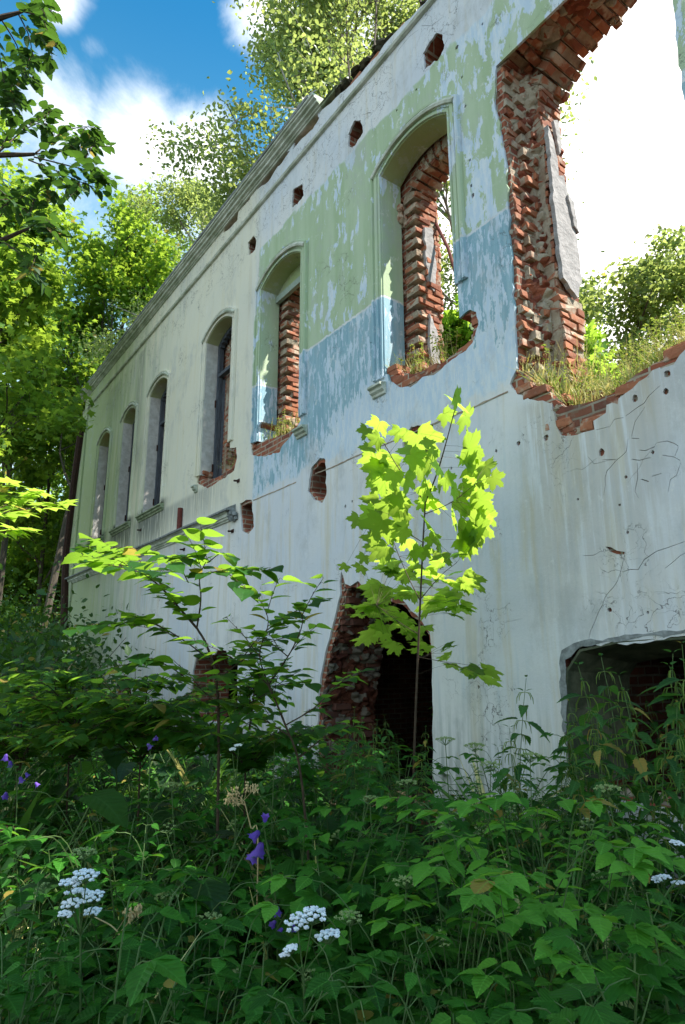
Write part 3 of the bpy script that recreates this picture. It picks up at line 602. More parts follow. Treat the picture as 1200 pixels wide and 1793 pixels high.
patch = rough([(.36, 7.1), (.45, 6.95), (.50, 6.55), (.60, 6.6), (.66, 6.1), (.72, 5.9), (.71, 5.35), (.62, 5.15), (.5, 5.22), (.40, 5.3), (.365, 6.0)], .06, .018, 5)
M = MB(); slab(M, patch, [], -3.315, -3.36, lambda u, v, d: (d, u, v), .1, .02); M.build('plaster_patch', PATCH, g0)
M = MB(); slab(M, rough([(.50, 7.25), (.58, 7.3), (.62, 7.0), (.56, 6.85)], .05, .015, 6), [], -3.325, -3.36, lambda u, v, d: (d, u, v)); M.build('plaster_patch', PATCH, g0); M = MB(); slab(M, rough([(.60, 6.35), (.70, 6.3), (.74, 5.95), (.66, 6.0)], .05, .015, 7), [], -3.30, -3.35, lambda u, v, d: (d, u, v)); M.build('plaster_patch', PATCH, g0)
# arch bricks over the great opening
def arch_bricks(pts, y0, y1, rng, B, Mo, depth=.24, wob=.03, skip=.03, lumps=.1, edge=0.):
    P2 = rough(pts, .088, 0, 1, False); 
    for i in range(len(P2)-1):
        a = Vector(P2[i]); b = Vector(P2[i+1]); d = (b-a).normalized(); nn = Vector((-d.y, d.x)); c = (a+b)/2
        th = math.atan2(d.y, d.x); rm = Matrix.Rotation(-th, 3, 'Y')
        y = y0; seq = ([.25, .125] if i % 2 else [.125, .25])*4; jag = rng.uniform(-edge, edge)
        for L in seq:
            if y >= y1+jag-.03: break
            L = min(L, y1+jag-y); o = rng.uniform(-.5, .5)*wob+noise.noise(Vector((c.x*3, y*3, 4)))*wob*1.5
            bb_ = MB(); box(bb_, (-.046, y, .018), (.046, y+L, depth)); Mo.add(bb_.v[0] @ np.array(rm).T+np.array([c.x, 0, c.y]), bb_.f)
            if rng.random() > skip: put_brick(B, (c.x+nn.x*(depth/2+o), y+L/2, c.y+nn.y*(depth/2+o)), (.078, L-.012, depth), rotm=rm, rng=rng)
            if rng.random() < lumps: lump(Mo, (c.x+nn.x*o, y+rng.uniform(0, L), c.y+nn.y*o), rng.uniform(.03, .07), rng)
            y += L
B = MB(); Mo = MB(); rng = random.Random(21)
ap = [(-3.42, 7.55), (-3.30, 7.78), (-3.05, 7.96), (-2.7, 8.05), (-2.3, 8.10), (-1.8, 8.10), (-1.3, 8.0), (-.95, 7.75)]
arch_bricks(ap, .36, .78, rng, B, Mo, .24, .035, .02, .1, .05)
arch_bricks([(-3.64, 7.90), (-3.3, 7.99), (-2.8, 8.03), (-2.2, 8.03), (-1.72, 7.97)], .035, .36, rng, B, Mo, .22, .05, .45, .0)
rubble(MR, lambda x, y: ((x, y, 8.04), (0, 0, -1)), np.linspace(-3.66, -1.75, 90), np.linspace(.03, .42, 22), .09, 2)
MR.build('rubble_core', RUBM, HOUSE)
g1 = B.build('brick_arch', BR, HOUSE); Mo.build('mortar_rubble', MO, g1)
# great opening, torn sill
B = MB(); Mo = MB()
wbx = [p[0] for p in wl]; 
for k in range(300):
    j = rng.randrange(len(wl)-1); t = rng.random(); x = wl[j][0]*(1-t)+wl[j+1][0]*t; z = wl[j][1]*(1-t)+wl[j+1][1]*t
    if x > -1.85: continue
    y = rng.uniform(.06, .7); zz = z+.02+rng.uniform(-.02, .06)+y*.05
    (put_brick(B, (x, y, zz), (.25 if rng.random() < .6 else .12, .12, .075), rng=rng) if rng.random() < .6 else lump(Mo, (x, max(.07, y*.5), zz-.03), rng.uniform(.03, .06), rng))
g2 = B.build('broken_sill_bricks', BR, HOUSE); Mo.build('mortar_rubble', MO, g2)
# windows one to three: inner brick piers, arches and torn sills
for i in (0, 1, 2, 3, 4, 5):
    xl, xr, pb, bb = wins[i]; rng = random.Random(50+i); B = MB(); Mo = MB()
    st = (lambda y, z: xl+.02 if y < .45 else xl+.27+(.03 if (z*2.3) % 1 < .3 else 0))
    if i < 2:
        jamb(B, Mo, lambda y, z: xl-.03 if y < .44 else xl+.28+.04*noise.noise(Vector((z*3, y, i))), .352, .77, 4.7, 7.75, rng, .022, .03, .12, i)
    else: jamb(B, Mo, lambda y, z: xl+.28, .40, .77, 4.8, 7.75, rng, .02, .03, .08, i)
    arch_bricks([(xl+.22, 7.62)]+arc(xl+.27, xr, 7.72, .24, 10), .38, .77, rng, B, Mo, .22, .02, .02, .08)
    if pb:
        for k in range(230):
            j = rng.randrange(1, len(pb)-1); t = rng.random(); x = pb[j][0]*(1-t)+pb[j+1 if j+1 < len(pb) else j][0]*t; z = pb[j][1]*(1-t)+pb[min(j+1, len(pb)-1)][1]*t
            if z > ZSILL+.25: continue
            y = rng.uniform(.07, .7); put_brick(B, (x, y, z+.04+rng.uniform(-.015, .06)), (.22, .12, .07), rng=rng)
    g = B.build('brick_jamb', BR, HOUSE); Mo.build('mortar_rubble', MO, g)
    if i == 0:
        M = MB(); slab(M, rough([(.47, 7.15), (.60, 7.2), (.66, 6.6), (.60, 6.25), (.52, 6.3), (.47, 6.6)], .06, .02, 8), [], xl+.325, xl+.28, lambda u, v, d: (d, u, v)); M.build('plaster_patch', PATCH, g); M = MB(); slab(M, rough([(.50, 5.9), (.62, 5.7), (.66, 5.1), (.60, 4.95), (.5, 5.3)], .06, .02, 9), [], xl+.325, xl+.28, lambda u, v, d: (d, u, v)); M.build('plaster_patch', PATCH, g)
        M = MB()
        for k in range(12): lump(M, (xl+.0+rng.uniform(-.03, .03), rng.uniform(.30, .40), 7.45+rng.uniform(-.14, .14)), rng.uniform(.04, .07), rng)
        M.build('broken_corner', BR, g)
# torn left jamb of the doorway
rng = random.Random(71); B = MB(); Mo = MB()
_dl = sorted([(b, a) for a, b in W2([(560, 1390), (560, 1236), (566, 1198), (576, 1144), (592, 1085), (601, 1050)])]); DX = lambda z: float(np.interp(z, [q[0] for q in _dl], [q[1] for q in _dl]))
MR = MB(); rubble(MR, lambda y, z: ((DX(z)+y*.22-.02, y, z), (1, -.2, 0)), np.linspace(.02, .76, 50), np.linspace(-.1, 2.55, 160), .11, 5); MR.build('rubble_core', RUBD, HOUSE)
jamb(B, Mo, lambda y, z: DX(z)+y*.20-.02+.05*noise.noise(Vector((y*4, z*3, 3))), .045, .77, -.1, 2.6, rng, .06, .35, 0, 12)
arch_bricks([(-6.7, 2.3), (-6.45, 2.62), (-6.1, 2.66), (-5.7, 2.55), (-5.3, 2.3), (-5.0, 1.9)], .045, .77, rng, B, Mo, .22, .04, .05, .1)
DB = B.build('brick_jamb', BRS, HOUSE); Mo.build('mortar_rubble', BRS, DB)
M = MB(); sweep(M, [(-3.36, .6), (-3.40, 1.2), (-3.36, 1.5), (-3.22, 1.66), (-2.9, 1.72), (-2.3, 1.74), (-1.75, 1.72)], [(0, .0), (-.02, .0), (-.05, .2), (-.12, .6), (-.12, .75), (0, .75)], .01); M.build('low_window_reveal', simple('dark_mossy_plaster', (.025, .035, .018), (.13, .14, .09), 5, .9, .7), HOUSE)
M = MB(); slab(M, rough([(-3.42, 1.55), (-3.385, 1.66), (-3.2, 1.73), (-2.6, 1.775), (-1.8, 1.82), (-1.8, 1.78), (-2.7, 1.745), (-3.2, 1.69), (-3.36, 1.58), (-3.405, 1.0), (-3.435, 1.0)], .05, .014, 3), [], -.006, .0, XZ); M.build('cement_patch', STONE, HOUSE)
# iron odds and ends
for px, py in ((418, 842), (408, 930), (323, 962), (247, 928), (192, 957)):
    M = MB(); c = P(px, py); tube(M, [c+[0, .02, 0], c+[0, -.09, -.01]], .018, 6, cap=True); box(M, (c[0]-.045, -.012, c[2]-.03), (c[0]+.045, -.002, c[2]+.03)); M.build('iron_peg', IRON, HOUSE)
c = P(318, 925); M = MB(); tube(M, [(c[0], -.05, 4.16), (c[0], -.05, 4.60)], .05, 8, cap=True); M.build('pipe_stub', IRONR, HOUSE)
M = MB(); tube(M, [P(764, 392, .72), P(785, 435, .70), P(806, 505, .66)], .022, 8, cap=True); M.build('iron_tie_rod', IRONR, HOUSE)
M = MB(); tube(M, [P(143, 752, -.12), P(130, 850, -.12), P(116, 972, -.12), P(113, 1100, -.12)], .12, 8, cap=True); 
dp = M.build('downpipe', IRON, None); tag(dp, 'dark rusty drainpipe leaning past the far left corner of the ruin', 'pipe')

for o_ in list(bpy.data.objects):
    if o_.name.split('.')[0] in ('mortar_rubble', 'moss_cushion', 'broken_wall_head', 'broken_sill_bricks'): o_['kind'] = 'stuff'
# ------------------------------------------------------------------ leaves
def grid_leaf(prof, fold=.18, droop=.18, wave=0., seed=0):
    """prof: list of (y, half width); returns a folded, drooping blade, base at origin, tip along +y, upper side +z"""
    V = []; F = []; rng = random.Random(seed)
    for y, wd in prof:
        z = -droop*y*y
        V += [(-wd, y, z+fold*wd*1.0+rng.uniform(-wave, wave)), (0, y, z), (wd, y, z+fold*wd+rng.uniform(-wave, wave))]
    for i in range(len(prof)-1):
        a = i*3; b = a+3; F += [(a, a+1, b+1), (a, b+1, b), (a+1, a+2, b+2), (a+1, b+2, b+1)]
    return np.array(V, float), np.array(F)
def serr(base, teeth, amp):
    out = []
    n = teeth
    for i in range(n):
        y0 = i/n; y1 = (i+.8)/n
        out += [(y0, max(.004, np.interp(y0, [a for a, b in base], [b for a, b in base]))), (y1, np.interp(y1, [a for a, b in base], [b for a, b in base])*(1+amp)+.01)]
    out.append((1., .004)); return out
T_OVATE = grid_leaf(serr([(0, .02), (.12, .24), (.35, .34), (.6, .28), (.85, .12), (1, 0)], 6, .10), .22, .2, .006)
T_LANCE = grid_leaf(serr([(0, .05), (.12, .17), (.35, .20), (.6, .15), (.85, .06), (1, 0)], 6, .18), .3, .3, .006)
T_HEART = grid_leaf([(-.10, .14), (-.06, .27), (.08, .42), (.3, .47), (.5, .42), (.7, .28), (.88, .11), (1.05, .005)], .14, .16, .012)
T_NARROW = grid_leaf([(0, .012), (.25, .035), (.5, .04), (.75, .025), (1, .002)], .3, .5)
T_BLADE = grid_leaf([(0, .008), (.3, .009), (.6, .007), (1, .001)], .3, .45)
T_SMALL = grid_leaf([(0, .03), (.3, .32), (.65, .26), (1, .01)], .2, .15)
T_DIA = (np.array([(0, 0, 0), (.33, .42, .07), (0, 1, -.12), (-.33, .42, .07)], float), np.array([(0, 1, 2), (0, 2, 3)]))
def maple_tpl(seed=0):
    half = [(7, .80), (12, .82), (17, .63), (24, .54), (32, .64), (38, .80), (43, .77), (50, .97), (57, .77), (62, .80), (67, .62), (77, .50), (90, .57), (97, .50), (105, .67), (113, .48), (126, .38), (150, .22)]
    rng = random.Random(seed); pts = [(0, 1.0)]+half+[(180, .08)]+[(-a, r) for a, r in half[::-1]]
    V = [(0, 0, 0)]; lob = [0, 50, 105, -50, -105]
    for a, r in pts:
        r *= rng.uniform(.95, 1.05); t = R(a); dl = min(abs(a-l) for l in lob)
        V.append((r*math.sin(t)*1.02, r*math.cos(t), -.05*(dl/25)-.18*r*r))
    # ring of mid points keeps the leaf from reading as a flat fan
    n = len(pts); F = [(0, i+1, (i+1) % n+1) for i in range(n)]
    V = [(x, y, z+.07*math.sin(x*3.1+seed)*abs(x)+.05*math.cos(y*4.)*x) for x, y, z in V]
    return np.array(V, float), np.array([(a, c, b) for a, b, c in F])
T_MAPLE = maple_tpl(1)
m6 = [(0, 1.0), (18, .5), (48, .92), (78, .42), (105, .6), (150, .22), (180, .08), (-150, .22), (-105, .6), (-78, .42), (-48, .92), (-18, .5)]
T_MAPLO = (np.array([(0, 0, 0)]+[(r*math.sin(R(a)), r*math.cos(R(a)), -.12*r*r) for a, r in m6], float), np.array([(0, (i+1) % 12+1, i+1) for i in range(12)]))
T_BUR = grid_leaf([(-.12, .10), (-.10, .30), (.05, .44), (.2, .40), (.35, .45), (.5, .36), (.62, .36), (.8, .2), (.93, .12), (1.0, .01)], .10, .28, .03)

class LB:
    def __init__(s): s.b = {}
    def put(s, tpl, p, d, n, size, tone=None, rng=random):
        d = np.asarray(d, float); d = d/(np.linalg.norm(d)+1e-9); n = np.asarray(n, float); sd_ = np.cross(d, n); l = np.linalg.norm(sd_)
        if l < 1e-3: sd_ = np.cross(d, [1, .1, 0]); l = np.linalg.norm(sd_)
        sd_ /= l; n = np.cross(sd_, d)
        s.b.setdefault(id(tpl), [tpl, [], [], []]); e = s.b[id(tpl)]
        e[1].append(np.stack([sd_, d, n])*size); e[2].append(np.asarray(p, float)); e[3].append(rng.random() if tone is None else tone)
    def many(s, tpl, Pn, D, Nn, size, tone):
        D = D/np.linalg.norm(D, axis=1, keepdims=True); sd_ = np.cross(D, Nn); sd_ /= (np.linalg.norm(sd_, axis=1, keepdims=True)+1e-9); Nn = np.cross(sd_, D)
        s.b.setdefault(id(tpl), [tpl, [], [], []]); e = s.b[id(tpl)]
        e[1].extend(list(np.stack([sd_, D, Nn], 1)*size[:, None, None])); e[2].extend(list(Pn)); e[3].extend(list(tone))
    def build(s, name, mat, parent=None, smooth=True):
        Vs = []; Fs = []; Ts = []; Us = []; b = 0; off = np.array(parent_loc(parent)) if parent is not None else 0
        for tpl, Ms, Ps, To in s.b.values():
            tv, tf = tpl; A_ = np.array(Ms); Pp = np.array(Ps); k = len(A_)
            V = np.einsum('vj,kji->kvi', tv, A_)+Pp[:, None, :]; Vs.append(V.reshape(-1, 3)-off)
            Fs.append((tf[None]+(np.arange(k)*len(tv))[:, None, None]+b).reshape(-1, 3)); Ts.append(np.repeat(np.array(To), len(tv))); Us.append(np.tile(np.stack([tv[:, 0], tv[:, 1], np.zeros(len(tv))], 1), (k, 1))); b += k*len(tv)
        V = np.concatenate(Vs); F = np.concatenate(Fs).astype(np.int32); T = np.concatenate(Ts)
        me = bpy.data.meshes.new(name); me.vertices.add(len(V)); me.vertices.foreach_set('co', V.ravel())
        me.loops.add(F.size); me.loops.foreach_set('vertex_index', F.ravel()); n = len(F)
        me.polygons.add(n); me.polygons.foreach_set('loop_start', (np.arange(n)*3).astype(np.int32)); me.polygons.foreach_set('loop_total', np.full(n, 3, np.int32))
        me.update(calc_edges=True); a = me.attributes.new('tone', 'FLOAT', 'POINT'); a.data.foreach_set('value', T)
        if len(V) < 120000: a = me.attributes.new('luv', 'FLOAT_VECTOR', 'POINT'); a.data.foreach_set('vector', np.concatenate(Us).ravel())
        me.polygons.foreach_set('use_smooth', np.full(n, smooth)); me.materials.append(mat)
        o = bpy.data.objects.new(name, me); COL.objects.link(o)
        if parent is not None: o.parent = parent
        return o
def rv(rng, z=0.): return np.array([rng.uniform(-1, 1), rng.uniform(-1, 1), rng.uniform(-1, 1)+z])
def nrm(v): return np.asarray(v, float)/(np.linalg.norm(v)+1e-9)
UPV = np.array([0, 0, 1.])

# ------------------------------------------------------------------ ground
gm = bpy.data.meshes.new('ground'); nx = 90; V = []; F = []
xs = np.concatenate([np.linspace(-160, -32, 12), np.linspace(-30, 12, 64), np.linspace(14, 120, 10)]); ys = np.concatenate([np.linspace(-120, -10, 10), np.linspace(-9, 12, 40), np.linspace(14, 150, 10)])
for y in ys:
    for x in xs: V.append((x, y, .10*noise.noise(Vector((x*.35, y*.35, 0)))*(0 if abs(y) < .3 else 1)-.02+(.02*max(0, -x-22) if x < -22 else 0)))
nx = len(xs); F = [(j*nx+i, j*nx+i+1, (j+1)*nx+i+1, (j+1)*nx+i) for j in range(len(ys)-1) for i in range(nx-1)]
M = MB(); M.add(V, F); g = M.build('ground', SOIL, None, True); tag(g, kind='structure')

# ------------------------------------------------------------------ herb generators (local coordinates, base at origin)
def root(name, label, cat, group, loc=(0, 0, 0)):
    o = empty(name, loc); tag(o, label, cat, group); return o
def nettle(label, group, h=1.4, seed=0, name='nettle'):
    rng = random.Random(seed); o = root(name, label, 'nettle', group); M = MB(); L = LB(); C_ = MB()
    lean = np.array([rng.uniform(-.1, .1), rng.uniform(-.1, .1)]); ns = int(h/.075)
    pts = [np.array([lean[0]*t*t*h+.01*math.sin(t*9), lean[1]*t*t*h, t*h]) for t in np.linspace(0, 1, 10)]
    tube(M, pts, list(np.linspace(.0045, .0015, 10)), 5)
    for k in range(2, ns+1):
        t = k/ns; p = np.array([np.interp(t, np.linspace(0, 1, 10), [q[j] for q in pts]) for j in range(3)]); a0 = (k % 2)*math.pi/2+rng.uniform(-.3, .3)
        sz = (.135*math.sin(math.pi*min(1, .25+.62*(1-t)+.1)) if t < .9 else .045)*rng.uniform(.8, 1.15); sz = max(sz, .035)
        if t > .93: sz *= .8
        for s_ in (0, math.pi):
            a = a0+s_; d = np.array([math.cos(a), math.sin(a), rng.uniform(-.35, .25) if t < .9 else .8]); pe = p+nrm(d)*.03*min(1, sz*9)
            L.put(T_LANCE, pe, d+[0, 0, -.15], UPV+.3*rv(rng), sz, rng=rng)
            if t < .55 or t > .96: continue
            for q in range(2):
                aa = a+rng.uniform(-.8, .8); e = np.array([math.cos(aa), math.sin(aa), 0]); ln = rng.uniform(.035, .07)
                path = [p, p+e*ln*.5+[0, 0, -.004], p+e*ln*.75+[0, 0, -ln*.55], p+e*ln*.8+[0, 0, -ln*1.1]]
                tube(C_, path, [.0012, .003, .0032, .0015], 4, rng.random())
    M.build('stem', STEMG, o); L.build('foliage', L_NETT, o); C_.build('flower_strings', L_GRASS, o); return o
def compound(label, group, h=.8, seed=0, nst=6, size=.11, mat_=None, name='herb', cat='herb', five=False):
    rng = random.Random(seed); o = root(name, label, cat, group); M = MB(); L = LB()
    for s_ in range(nst):
        a = rng.uniform(0, 6.28); hh = h*rng.uniform(.5, 1.); out = h*rng.uniform(.15, .5); e = np.array([math.cos(a), math.sin(a), 0])
        pts = [np.zeros(3)+e*.02, e*out*.35+[0, 0, hh*.6], e*out*.8+[0, 0, hh*.95], e*out*1.2+[0, 0, hh*1.0]]; sp_ = spline(pts, 4); tube(M, sp_, list(np.linspace(.0032, .0012, len(sp_))), 4)
        tip = sp_[-1]; side = np.array([-e[1], e[0], 0]); sz = size*rng.uniform(.8, 1.2)
        L.put(T_OVATE, tip, e+[0, 0, -.1], UPV+.25*rv(rng), sz, rng=rng)
        for k, bk in enumerate((.0, .10) if five else (.0,)):
            q = tip-e*bk*.9; 
            for sg in (-1, 1): L.put(T_OVATE, q+side*sg*.006, side*sg+e*.35+[0, 0, rng.uniform(-.3, .1)], UPV+.25*rv(rng), sz*rng.uniform(.75, .95), rng=rng)
        mid = sp_[len(sp_)//2+1]
        for sg in (-1, 1):
            if rng.random() < .7:
                dd = side*sg+e*.3+[0, 0, .2]; L.put(T_OVATE, mid, dd, UPV+.3*rv(rng), sz*.7, rng=rng)
    M.build('stem', STEMG, o); L.build('foliage', mat_ or L_HERB, o); return o
def leafy(label, group, h=.9, seed=0, nst=3, size=.12, tpl=None, mat_=None, name='herb', cat='herb', step=.10, lean=.25, flat=.15):
    rng = random.Random(seed); o = root(name, label, cat, group); M = MB(); L = LB()
    for s_ in range(nst):
        a = rng.uniform(0, 6.28); hh = h*rng.uniform(.65, 1.); e = np.array([math.cos(a), math.sin(a), 0])*lean*hh
        sp_ = spline([np.array([rng.uniform(-.04, .04), rng.uniform(-.04, .04), 0]), e*.3+[0, 0, hh*.4], e*.65+[0, 0, hh*.75], e+[0, 0, hh]], 6); tube(M, sp_, list(np.linspace(.004+.003*h, .0015, len(sp_))), 5)
        n = int(hh/step); 
        for k in range(2, n+1):
            t = k/n*(len(sp_)-1); i = min(int(t), len(sp_)-2); p = sp_[i]+(sp_[i+1]-sp_[i])*(t-i); a2 = k*2.4+rng.uniform(-.4, .4)
            for b in (0, math.pi):
                if rng.random() < .15: continue
                d = np.array([math.cos(a2+b), math.sin(a2+b), rng.uniform(-flat, flat+.1)]); pl_ = .3*size*rng.uniform(.6, 1.5); q = p+nrm(d+[0, 0, .3])*pl_
                tube(M, [p, q], .0012, 3); L.put(tpl if tpl else T_OVATE, q, d+[0, 0, -.2], UPV+.3*rv(rng), size*rng.uniform(.65, 1.15)*(1 if k < n-1 else .6), rng=rng)
    M.build('stem', STEMG, o); L.build('foliage', mat_ or L_HERB, o); return o
def bigleaf(label, group, h=.6, seed=0, n=6, size=.3, tpl=None, mat_=None, name='burdock', cat='herb'):
    rng = random.Random(seed); o = root(name, label, cat, group); M = MB(); L = LB()
    for k in range(n):
        a = k*6.28/n+rng.uniform(-.4, .4); hh = h*rng.uniform(.5, 1.); e = np.array([math.cos(a), math.sin(a), 0])
        sp_ = spline([e*.02, e*hh*.3+[0, 0, hh*.6], e*hh*.6+[0, 0, hh]], 4); tube(M, sp_, .004, 5)
        L.put(tpl or T_BUR, sp_[-1], e+[0, 0, -.15], UPV+.25*rv(rng)+e*.2, size*rng.uniform(.75, 1.15), rng=rng)
    M.build('stem', STEMG, o); L.build('foliage', mat_ or L_DARK, o); return o
def umbel(M, F, c, r, rng, nray=9, axis=UPV, fl=18, fs=.0035, dry=False):
    """spokes from below c to small clusters"""
    ax = nrm(axis); base = np.asarray(c)-ax*r*.75; u_ = nrm(np.cross(ax, [.3, .8, .1])); v_ = np.cross(ax, u_)
    for k in range(nray):
        a = k*2.4; rr = r*math.sqrt((k+.5)/nray); p = np.asarray(c)+u_*rr*math.cos(a)+v_*rr*math.sin(a)-ax*.25*rr*rr/r
        tube(M, [base, p], .0009 if not dry else .0013, 3)
        for q in range(fl):
            o_ = rv(rng); o_ = o_/np.linalg.norm(o_)*rng.uniform(.3, 1)*r/math.sqrt(nray)*.75; o_[2] *= .55
            s_ = fs*rng.uniform(.7, 1.3); cc = p+o_+ax*.004
            F.add([cc+[s_, 0, 0], cc+[0, s_, 0], cc+[-s_, 0, 0], cc+[0, -s_, 0], cc+[0, 0, s_*.8], cc-[0, 0, s_*.8]], [(0, 1, 4), (1, 2, 4), (2, 3, 4), (3, 0, 4), (1, 0, 5), (2, 1, 5), (3, 2, 5), (0, 3, 5)], rng.random())
def pinnate(M, L, p, e, ln, rng, n=4, sz=.06):
    side = np.array([-e[1], e[0], 0]); pts = spline([p, p+e*ln*.5+[0, 0, ln*.2], p+e*ln+[0, 0, ln*.05]], 4); tube(M, pts, .0012, 3)
    for k in range(1, n+1):
        q = pts[int(k/n*(len(pts)-1))]
        for sg in (-1, 1): L.put(T_LANCE, q, side*sg+e*.5, UPV+.3*rv(rng), sz*rng.uniform(.8, 1.1), rng=rng)
    L.put(T_LANCE, pts[-1], e, UPV, sz, rng=rng)

def grassy(label, group, h=.8, seed=0):
    rng = random.Random(seed); o = root('grass_clump', label, 'grass', group); D1 = LB(); D2 = LB()
    for k in range(46):
        a = rng.uniform(0, 6.28); d = np.array([math.cos(a)*.35, math.sin(a)*.35, 1.]); (D2 if k % 7 == 0 else D1).put(T_BLADE if k % 3 else T_NARROW, [rng.uniform(-.05, .05), rng.uniform(-.05, .05), 0], d*rng.uniform(.8, 1.1)+rv(rng)*.2, np.array([-d[0], -d[1], .5]), h*rng.uniform(.5, 1.1), rng=rng)
    D1.build('green_blades', L_GRASS2, o); D2.build('dry_blades', L_DRY, o); return o
def umbellifer(label, group, h=1.1, seed=0):
    rng = random.Random(seed); o = root('green_umbellifer', label, 'wildflower', group); M = MB(); F_ = MB(); L = LB(); c = np.array([rng.uniform(-.1, .1), rng.uniform(-.1, .1), h])
    sp_ = spline([np.zeros(3), c*.5+[.02, 0, 0], c], 8); tube(M, sp_, list(np.linspace(.005, .002, len(sp_))), 5); umbel(M, F_, c, .055, rng, 14, UPV, 26, .0026)
    for k in (5, 8, 11):
        a = k*2.1; e = np.array([math.cos(a), math.sin(a), .9]); q = sp_[k]+nrm(e)*.26; tube(M, [sp_[k], sp_[k]+nrm(e)*.13+[0, 0, .01], q], [.002, .0015, .0012], 4); umbel(M, F_, q, .035, rng, 9, nrm(e), 18, .0024)
        pinnate(M, L, sp_[k], np.array([math.cos(a+2), math.sin(a+2), 0]), .22, rng, 5, .07); pinnate(M, L, sp_[max(1, k-3)], np.array([math.cos(a+4), math.sin(a+4), 0]), .26, rng, 5, .08)
    M.build('stem', STEMG, o); L.build('foliage', L_HERB, o); F_.build('flower_head', GREENF, o); return o
GREENF = simple('green_umbel_buds', (.16, .26, .07), (.36, .42, .18), 40, .7, .2)
L_GRASS2 = leaf_mat('grass_blade', (.04, .13, .02), (.10, .24, .04), (.24, .5, .06), .4, .45)
# ------------------------------------------------------------------ placed plants; coordinates measured from the photograph
def hbase(px, py, t):
    p = at(px, py, t); return np.array([p[0], p[1], 0.]), p
def guided(name, label, cat, paths, leaves, lmat, smat, r0=.02, group=None, twig=None, pet=.04):
    """stem paths as world points; leaves = (tpl, point, dir, normal, size, tone)"""
    b = paths[0][0][0]; o = empty(name, (b[0], b[1], 0)); tag(o, label, cat, group)
    M = MB()
    for pts, ra, rb in paths:
        s_ = spline(pts, 5); tube(M, s_, list(np.linspace(ra, rb, len(s_))), 6)
    L = LB(); allp = np.concatenate([np.array(spline(p, 5)) for p, _, _ in paths])
    for (tpl, p, d, n, sz, tn) in leaves:
        i = np.argmin(((allp-p)**2).sum(1)+np.maximum(0, allp[:, 2]-p[2])*.15); q = allp[i]
        if twig is None or np.linalg.norm(q-p) < twig: tube(M, [q, (q+p)/2+[0, 0, .01], p], [.0016, .0012, .001], 3)
        L.put(tpl, p, d, n, sz, tn)
    M.build('stem', smat, o); L.build('foliage', lmat, o); return o

# the sunlit maple sapling before the wall
rng = random.Random(3); YM = -1.1
def mp(px, py, dy=0.): return P(px, py, YM+dy)
base = P(722, 1440, YM); base = np.array([base[0]-.05, YM, 0.])
stem = [base, mp(723, 1400), mp(728, 1250), mp(735, 1080), mp(741, 950), mp(745, 880)]
paths = [(stem, .012, .006), ([mp(745, 880), mp(765, 830), mp(780, 780), mp(792, 735), mp(800, 705)], .007, .003), ([mp(745, 880), mp(722, 850), mp(695, 815), mp(675, 780), mp(660, 755)], .006, .0025),
         ([mp(735, 1050), mp(715, 1010), mp(690, 950), mp(680, 900)], .005, .002), ([mp(736, 1050), mp(770, 1010), mp(800, 985)], .004, .002), ([mp(745, 900), mp(790, 880), mp(830, 850)], .004, .002), ([mp(733, 1110), mp(700, 1090), mp(660, 1060)], .004, .002), ([mp(741, 950), mp(700, 925), mp(655, 905)], .004, .002), ([mp(731, 1150), mp(780, 1160), mp(830, 1176)], .003, .0015)]
ml = [(405, 405, 90), (370, 460, 60), (440, 470, 90), (125, 495, 80), (110, 545, 70), (195, 525, 75), (300, 545, 130), (465, 580, 130), (240, 595, 90), (110, 610, 90), (160, 620, 90), (320, 620, 100), (110, 660, 90), (480, 660, 120), (350, 690, 80), (240, 690, 80), (160, 720, 120), (480, 720, 90), (110, 770, 90), (190, 770, 90), (320, 770, 80), (490, 790, 130), (270, 770, 50), (400, 820, 80), (130, 850, 120), (200, 860, 80), (320, 850, 110), (450, 880, 130), (520, 820, 80), (110, 900, 80), (220, 900, 70), (320, 890, 60), (120, 935, 90), (240, 935, 90), (340, 915, 80), (400, 940, 80), (440, 905, 90), (150, 965, 80), (320, 975, 80), (60, 990, 60), (160, 1000, 80), (460, 1035, 100), (220, 1010, 70), (330, 1020, 80), (120, 1070, 110), (230, 1080, 90), (350, 1110, 110), (420, 1130, 90), (380, 1090, 80), (70, 1130, 70), (130, 1130, 110), (200, 1175, 90), (280, 1200, 80), (95, 1220, 80), (160, 1250, 70), (280, 1260, 70), (370, 1265, 60), (390, 1330, 60), (470, 1350, 90), (150, 1080, 60),
      (450, 620, 100), (510, 650, 90), (140, 690, 90), (260, 640, 80), (500, 850, 100), (90, 800, 70), (160, 790, 100), (300, 720, 80), (430, 760, 100), (400, 720, 70), (500, 760, 90)]
lv = []; VIEW = nrm(CAM-mp(750, 900))
ml += [(x+rng.uniform(-45, 45), y+rng.uniform(-35, 35), sw*.85) for x, y, sw in ml if y < 1000 and rng.random() < .55]+[(x+rng.uniform(-60, 60), y+rng.uniform(-30, 30), sw*.9) for x, y, sw in ml if y > 960 for _ in (0, 1)]
